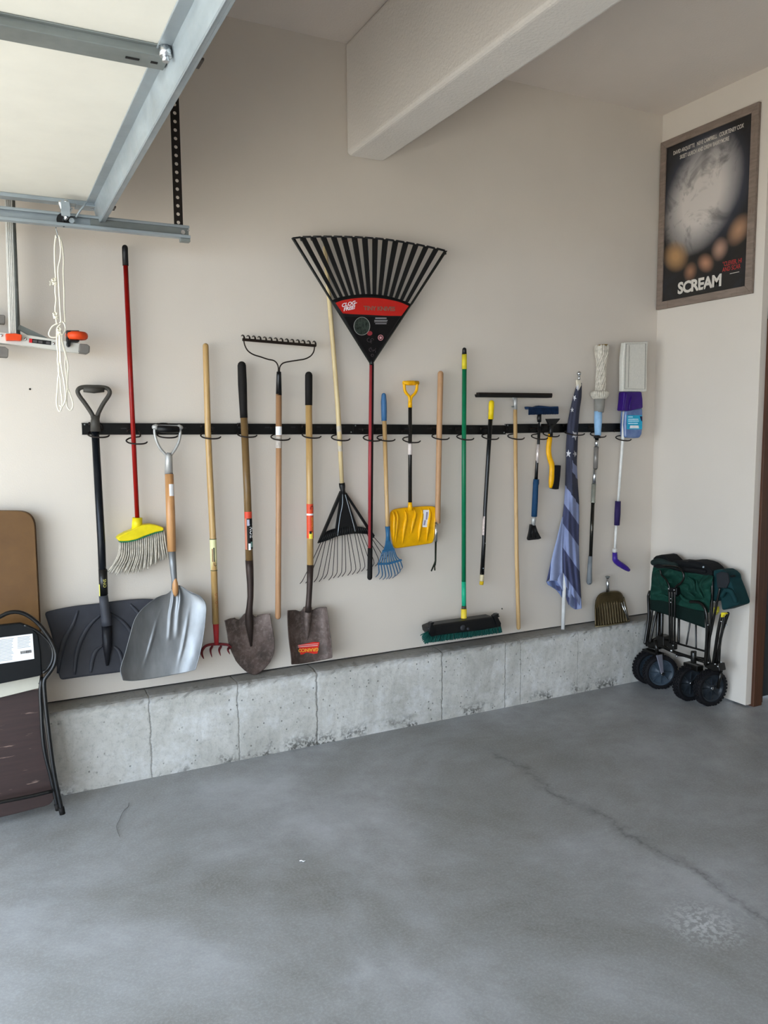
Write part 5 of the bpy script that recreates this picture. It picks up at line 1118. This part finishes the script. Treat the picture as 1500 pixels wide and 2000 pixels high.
c = A_.mix(A_.math('MULTIPLY', A_.ramp(A_.noise(4.5, 4, None, .6, 1.2), [(.5, 0.0), (.62, 1.0)]), .55), c, '#23252c')
c = A_.mix(blob(.20, .30, .15, .10, .2, 1.0, .3), c, '#a98258')
c = A_.mix(blob(.37, .19, .08, .06, .1, 1.0), c, '#8f6850'); c = A_.mix(blob(.53, .22, .09, .06, .1, 1.0, .4), c, '#a87a60')
c = A_.mix(blob(.67, .28, .09, .07, .1, 1.0), c, '#a58270'); c = A_.mix(blob(.85, .36, .12, .09, .1, 1.0, -.3), c, '#a67f63')
A_.color(c); A_.set(.35)
pr = build('poster_sheet', MB().prism([Q(ws*.8, wt*.8, .006), Q(1-ws*.8, wt*.8, .006), Q(1-ws*.8, 1-wt*.8, .006), Q(ws*.8, 1-wt*.8, .006)], (.004, 0, 0)), A_.m, po_)
M_PW = plastic('poster_white_ink', '#c9c2b8', .5, .03); M_PR = plastic('poster_red_ink', '#b13a38', .5, .03)
def qf(s0, t0, sx=1.0):
    return lambda x, y: Q(s0+x*sx/abs(PY2-PY1), t0+y/(PZ1_-PZ2_), .0068)
text('SCREAM', qf(.47, .075), 'title_lettering', M_PW, pr, size=.088, bold=.0035, spacing=.92)
text('DAVID ARQUETTE   NEVE CAMPBELL   COURTENEY COX', qf(.50, .900, .62), 'name_lettering', M_PW, pr, size=.030, bold=.0006)
text('SKEET ULRICH AND DREW BARRYMORE', qf(.47, .862, .62), 'name_lettering', M_PW, pr, size=.030, bold=.0006)
text('"CLEVER, HI\nAND SCAR', qf(.705, .178, .70), 'quote_lettering', M_PR, pr, size=.034, align='LEFT', bold=.0)
build('print_line', MB().prism([Q(.78, .128, .0068), Q(.87, .128, .0068), Q(.87, .131, .0068), Q(.78, .131, .0068)], (.0003, 0, 0)), M_PW, pr)

# ================================================================ folded wagon by the corner
W1 = PZ(1289.3, 1312, .1)
wg = thing('folding_wagon', 'folded utility wagon with dark green bag and black frame standing by the corner', 'wagon', (W1.x, -.35, 0))
M_BAG = NT('dark_green_fabric'); M_BAG.color(M_BAG.ramp(M_BAG.noise(7, 4), [(.3, '#052a21'), (.6, '#07372b'), (.8, '#0a3b36')])); M_BAG.set(.8, 0, .25)
_p = M_BAG.bump(M_BAG.noise(9, 3, None, .5, 1.0), .9, .03); M_BAG = M_BAG.m
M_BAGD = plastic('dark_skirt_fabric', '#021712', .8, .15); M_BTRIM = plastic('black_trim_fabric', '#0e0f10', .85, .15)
M_FRM = plastic('charcoal_frame_tube', '#171512', .24, metal=.4, spec=.5)
def PA(cx, cy, x=-.16): return PX(1250+cx/7.5, 1070+cy/7.5, x)
def PB(cx, cy, x=-.16): return PX(1230+cx/7.5, 1220+cy/7.5, x)
def wt_(name, pts, wd, mat=None, n=3, seg=10, par=None):
    c = cat(pts, (len(pts)-1)*n+1) if len(pts) > 2 else pts
    return build(name, MB().tube(c, MPX(pts[0])*wd/2, seg, dome=3), mat or M_FRM, par or wg)
TR = MB
# wheels
def wheel(c, ax, r, w, par, hubc):
    ax = Vector(ax).normalized(); u = Vector((0, 0, 1)).cross(ax).normalized(); v = ax.cross(u); m = MB(); n = 40
    prof = [(r*.78, -w/2), (r*.86, -w/2), (r*.95, -w*.46), (r*.985, -w*.36), (r*.985, w*.36), (r*.95, w*.46), (r*.86, w/2), (r*.78, w/2)]
    g = [[c+(u*math.cos(2*math.pi*i/n)+v*math.sin(2*math.pi*i/n))*a+ax*b for a, b in prof+[prof[0]]] for i in range(n+1)]
    m.grid(g)
    for i in range(32):
        for k, b in enumerate((-.34, -.12, .12, .34)):
            a = 2*math.pi*(i+(.5 if k % 2 else 0))/32; rd = u*math.cos(a)+v*math.sin(a); td_ = rd.cross(ax)
            m.box(c+rd*(r*.995)+ax*(b*w), (r*.08, r*.12, w*.19), (rd, td_, ax))
    o = build('wheel', m, plastic('black_tyre_rubber', '#0e0d10', .75), par)
    h = MB(); prof = [(.002, w*.30), (r*.20, w*.30), (r*.22, w*.16), (r*.60, w*.10), (r*.66, w*.24), (r*.72, w*.40), (r*.80, w*.44), (r*.80, -w*.44), (r*.7, -w*.3), (.002, -w*.2)]
    h.grid([[c+(u*math.cos(2*math.pi*i/n)+v*math.sin(2*math.pi*i/n))*a+ax*b for a, b in prof] for i in range(n+1)])
    for i in range(8):
        a = 2*math.pi*i/8; rd = u*math.cos(a)+v*math.sin(a); h.box(c+rd*r*.42+ax*w*.20, (r*.46, r*.05, w*.22), (rd, rd.cross(ax), ax))
    build('hub', h, plastic(hubc[0], hubc[1], .35), o)
    build('axle_bolt', MB().disc(c+ax*w*.34, ax, r*.09, w*.15, 10), M_CHROME, o); return o
RW = .0995
w2 = PZ(1272, 1297, .1); w3 = PZ(1387, 1342.7, .1); w4 = w3+Vector((-.035, .115, 0))
wheel(W1, (-.38, -.92, 0), RW, .042, wg, ('blue_grey_hub', '#38434d')); wheel(W1+Vector((.015, .105, 0)), (-.2, -.98, 0), RW, .042, wg, ('blue_grey_hub', '#38434d'))
wheel(w3, (-.12, -1, 0), RW, .045, wg, ('dark_grey_hub', '#262b30')); wheel(w4, (-.12, -1, 0), RW, .045, wg, ('dark_grey_hub', '#262b30'))
# caster fork
fk = build('caster_fork', MB().prism([W1+Vector((-.02, -.034, 0))+k for k in (Vector((-.004, 0, -.012)), Vector((.008, 0, -.012)), Vector((-.010, 0, .118)), Vector((-.052, 0, .118)))], (.004, -.004, 0)), plastic('silver_grey_fork', '#8a8a96', .35, metal=.5), wg, bev=.001)
build('fork_stem', MB().tube([W1+Vector((-.045, -.02, .112)), W1+Vector((-.045, -.0, .20))], .011, 12), M_FRM, wg)
build('fork_pivot', MB().disc(W1+Vector((-.02, -.040, 0)), (-.3, -1, 0), .010, .008, 12), M_CHROME, fk)
build('fork_bridge', MB().box(W1+Vector((-.03, .03, .118)), (.05, .13, .012)), M_FRM, wg, bev=.004)
build('rear_fork', MB().tube([PB(935, 400, -.19), PB(935, 560, -.19)], .016, 12).tube([PB(905, 400, -.19), PB(970, 400, -.19)], .008, 8).box(PB(930, 610, -.16), (.05, .10, .03)), M_FRM, wg, bev=.003)
build('rear_fork_arm', MB().tube([w3+Vector((.02, -.034, 0)), w3+Vector((.05, -.034, .13))], .008, 10), M_FRM, wg)
# bag: front face, end face, trims
XF = -.17
def PAq(p, x): return PX(1250+p[0]/7.5, 1070+p[1]/7.5, x)
def bag_grid(top, bot, nu, nv, fx):
    T_ = cat([(float(a), float(b)) for a, b in top], nu); B_ = cat([(float(a), float(b)) for a, b in bot], nu)
    return [[PAq((lerp(T_[i][0], B_[i][0], j/(nv-1)), lerp(T_[i][1], B_[i][1], j/(nv-1))), fx(i/(nu-1), j/(nv-1))) for i in range(nu)] for j in range(nv)]
fold = lambda u, v: XF+.018*math.sin(u*17+2.2*math.sin(v*5))*math.sin(math.pi*min(1, v*1.1+.05))+.010*math.sin(v*13+u*9)
bag = build('bag', MB().grid(bag_grid([(190, 290), (240, 285), (400, 300), (600, 350), (800, 375), (1000, 400), (1070, 410)], [(145, 760), (300, 770), (430, 800), (600, 850), (800, 900), (950, 930), (1010, 950)], 49, 25, fold)), M_BAG, wg, solid=.006, sub=1)
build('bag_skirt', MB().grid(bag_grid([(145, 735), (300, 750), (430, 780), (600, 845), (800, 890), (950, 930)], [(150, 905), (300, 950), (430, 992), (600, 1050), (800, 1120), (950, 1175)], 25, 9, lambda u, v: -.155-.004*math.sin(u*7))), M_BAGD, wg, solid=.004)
# ripples: rolled folds in the cloth
fm = MB()
for pts, r in (([(560, 640), (650, 760), (760, 790), (900, 800)], .012), ([(830, 470), (850, 600), (930, 740)], .010), ([(230, 700), (330, 690), (420, 730)], .010), ([(700, 420), (780, 500), (810, 640)], .009), ([(250, 330), (330, 420), (400, 560)], .009), ([(560, 560), (640, 600), (800, 720)], .010)):
    c = cat([PAq(p, XF-.008) for p in pts], 12); fm.tube(c, [r*max(.15, math.sin(math.pi*(.05+.9*k/11))) for k in range(12)], 10)
build('cloth_fold', fm, M_BAG, bag)
# dark top trim and stowed cover on top
tp = [(190, 150), (225, 120), (300, 102), (345, 112), (400, 165), (450, 215), (520, 230), (520, 188), (690, 205), (705, 188), (790, 190), (880, 210), (945, 235), (1000, 280), (1050, 340), (1050, 420), (800, 380), (600, 352), (400, 305), (190, 300)]
build('top_trim', MB().prism([PAq(p, -.165) for p in tp], (.11, 0, 0)), M_BTRIM, wg, bev=.006)
build('corner_roll', MB().tube(cat([PAq((200, 215), -.175), PAq((260, 195), -.18), PAq((330, 200), -.18), PAq((400, 235), -.175), PAq((520, 260), -.17)], 10), .018, 12, dome=3), plastic('dark_green_black_trim', '#1a2624', .85, .2), wg)
build('stowed_strap', MB().tube(cat([PAq((520, 215), -.15), PAq((700, 232), -.16), (PAq((860, 260), -.16)), PAq((1000, 310), -.15)], 10), .014, 10, dome=3).tube(cat([PAq((560, 300), -.17), PAq((750, 320), -.175), PAq((950, 345), -.17)], 8), .012, 10, dome=3), M_BTRIM, wg)
build('strap_rivet', MB().ball(PAq((930, 280), -.185), .006, 8, 6), M_GALV, wg)
# end of the bag, towards the house door
eg = [(1060, 330), (1120, 318), (1190, 320), (1250, 352), (1300, 400), (1310, 470), (1370, 620), (1430, 790), (1440, 835), (1340, 870), (1190, 920), (1170, 760), (1100, 780), (1040, 800), (1050, 600)]
eb = build('bag_end', MB().prism([PAq(p, -.15) for p in eg], (.10, 0, 0)), plastic('teal_green_fabric', '#0a3033', .8, .2, scale=12), wg, bev=.012, bseg=3)
build('grey_panel', MB().prism([PAq(p, -.162) for p in [(1110, 380), (1180, 350), (1280, 370), (1300, 500), (1260, 590), (1130, 590)]], (.012, 0, 0)), plastic('dark_grey_fabric', '#25272a', .85, .15), eb, bev=.004)
build('end_fold', MB().tube(cat([PAq((1200, 700), -.165), PAq((1260, 620), -.17), PAq((1330, 640), -.168), PAq((1400, 780), -.16)], 10), .012, 10, dome=3), MATS['teal_green_fabric'], eb)
build('trim_tab', MB().prism([PAq(p, -.14) for p in [(1290, 400), (1345, 405), (1350, 430), (1300, 440)]], (.03, 0, 0)), M_BTRIM, eb, bev=.003)
# pull handle: loop, hub, three tubes
X1 = -.215
hb = build('handle_hub', MB().prism([PAq(p, X1) for p in [(405, 585), (535, 585), (535, 690), (500, 720), (430, 720), (405, 690)]], (.03, 0, 0)), M_BLACK, wg, bev=.004)
wt_('handle_loop', [PAq(p, X1) for p in [(335, 262), (480, 272), (575, 298), (630, 360), (642, 440), (600, 515), (530, 565), (508, 620)]], 4.2, n=4)
wt_('handle_loop', [PAq(p, X1) for p in [(298, 335), (312, 390), (360, 440), (405, 500), (430, 570), (432, 620)]], 3.6, n=4)
for x0, x1, y1 in ((432, 586, 262), (470, 618, 275), (512, 655, 300)): wt_('handle_tube', [PAq((x0, 650), X1), PB(x1, y1, -.19)], 4.2)
build('hub_rivet', MB().ball(PAq((420, 600), X1-.004), .005, 8, 6).ball(PAq((500, 618), X1-.004), .005, 8, 6).ball(PAq((452, 745), X1-.012), .004, 8, 6).ball(PAq((452, 798), X1-.012), .004, 8, 6), M_CHROME, hb)
build('handle_foot', MB().box(PB(625, 310, -.185), (.03, .05, .035)), M_FRM, wg, bev=.004)
build('foot_bolt', MB().ball(PB(610, 380, -.20), .008, 10, 6).ball(PB(690, 462, -.20), .006, 10, 6).ball(PB(635, 305, -.205), .005, 8, 6), M_CHROME, wg)
# frame: legs, braces, rails
for pts, wd in (([PAq((190, 640), -.12), PAq((140, 640), -.12), PAq((122, 700), -.13), PAq((128, 1000), -.15), PB(222, 270, -.19)], 5.6), ([PAq((240, 930), -.14), PB(300, 250, -.18)], 4.6), ([PAq((180, 890), -.12), PB(250, 300, -.13)], 5.5),
                ([PAq((268, 960), -.12), PB(400, 290, -.14)], 6.5), ([PAq((320, 960), -.11), PB(460, 300, -.12)], 7.5), ([PAq((570, 1030), -.10), PB(715, 255, -.12)], 5.0), ([PAq((735, 1090), -.10), PB(832, 285, -.12)], 3.2), ([PAq((820, 1120), -.10), PB(972, 345, -.12)], 3.6),
                ([PAq((740, 790), XF-.02), PAq((860, 795), XF-.02), PAq((930, 845), XF-.02), PAq((968, 930), XF-.02), PAq((985, 1180), XF-.015), PB(1108, 580, -.17)], 6.5),
                ([PAq((1058, 430), -.165), PAq((1052, 860), -.165), PB(1140, 560, -.165)], 5.5), ([PAq((1168, 600), -.175), PAq((1050, 1190), -.175), PB(1150, 350, -.17), PB(1180, 560, -.165)], 4.6),
                ([PAq((1195, 990), -.16), PAq((1150, 1190), -.16), PB(1225, 570, -.15)], 6.5), ([PAq((1290, 960), -.13), PB(1330, 200, -.13), PB(1300, 600, -.13)], 6.0), ([PAq((1240, 1010), -.14), PB(1262, 580, -.14)], 5.0)):
    wt_('frame_tube', pts, wd)
wt_('lower_rail', [PB(470, 180, -.13), PB(680, 268, -.13), PB(1090, 385, -.13)], 3.8)
wt_('lower_rail', [PB(480, 320, -.17), PB(650, 400, -.17), PB(1090, 540, -.17)], 6.5)
wt_('lower_rail', [PB(690, 440, -.10), PB(1090, 500, -.10)], 5.0)
wt_('pale_rail', [PB(960, 580, -.12), PB(1150, 628, -.12)], 4.5, plastic('pale_grey_bar', '#8e8b88', .4))
build('side_bracket', MB().prism([PB(x, y, -.16) for x, y in [(1090, 560), (1300, 570), (1320, 680), (1230, 690), (1090, 620)]], (.05, 0, 0)), M_FRM, wg, bev=.004)
build('side_bracket', MB().prism([PB(x, y, -.17) for x, y in [(240, 260), (420, 150), (500, 180), (500, 330), (400, 370), (260, 340)]], (.06, 0, 0)), M_FRM, wg, bev=.006)
build('bracket_bolt', MB().ball(PB(400, 345, -.18), .006, 8, 6).ball(PB(1152, 556, -.18), .005, 8, 6).ball(PB(1250, 578, -.17), .005, 8, 6).ball(PB(1290, 612, -.17), .005, 8, 6).ball(PB(1338, 548, -.15), .005, 8, 6).ball(PB(1415, 5, -.14), .005, 8, 6).ball(PAq((995, 1130), -.19), .004, 8, 6).ball(PAq((1190, 1078), -.175), .004, 8, 6).ball(PAq((1086, 790), -.18), .004, 8, 6), M_CHROME, wg)
M_YC = plastic('yellow_clip', '#a39a2c', .5)
build('yellow_clip', MB().prism([PAq(p, -.17) for p in [(1075, 870), (1125, 860), (1130, 940), (1095, 990), (1070, 960)]], (.02, 0, 0)), M_YC, wg, bev=.003)
build('yellow_clip', MB().prism([PAq(p, -.175) for p in [(1185, 945), (1240, 950), (1258, 972), (1215, 985), (1205, 1020), (1180, 1015)]], (.02, 0, 0)), plastic('bright_yellow_clip', '#d4c028', .4), wg, bev=.003)

# ================================================================ little things on the floor
q = [(252, 1568), (250, 1576), (243, 1582), (237, 1592), (233, 1602), (228, 1612), (229, 1622), (234, 1634)]
c = cat([PZ(a, b, .004) for a, b in q], 30); tag(build('dry_twig', MB().tube(c, .0009, 6), plastic('grey_twig', '#5d5a58', .8), None, PZ(240, 1595)), 'thin curled dry twig lying on the concrete floor near the chair', 'twig')
c = [PZ(585, 1681.5, .003), PZ(589, 1680.5, .004), PZ(592, 1682.5, .004), PZ(598, 1680.5, .003)]
tag(build('paper_scrap', MB().tube(c, .002, 6, flat=(.4, 1)), M_WHITE, None, PZ(592, 1681)), 'tiny white scrap lying on the open concrete floor', 'scrap')
# nail holes and small nail in the wall
nl = MB().ball(P(58.5, 760, .001), .004, 8, 6); tag(build('wall_nail', nl, M_DARK, None, P(58, 760)), 'small dark nail in the wall left of the snow shovel handle', 'nail')
nl = MB().ball(P(980.5, 1189, .001), .0045, 8, 6); tag(build('wall_nail', nl, plastic('grey_nail', '#55534f', .5), None, P(980, 1189)), 'small grey nail in the wall above the push broom right end', 'nail')
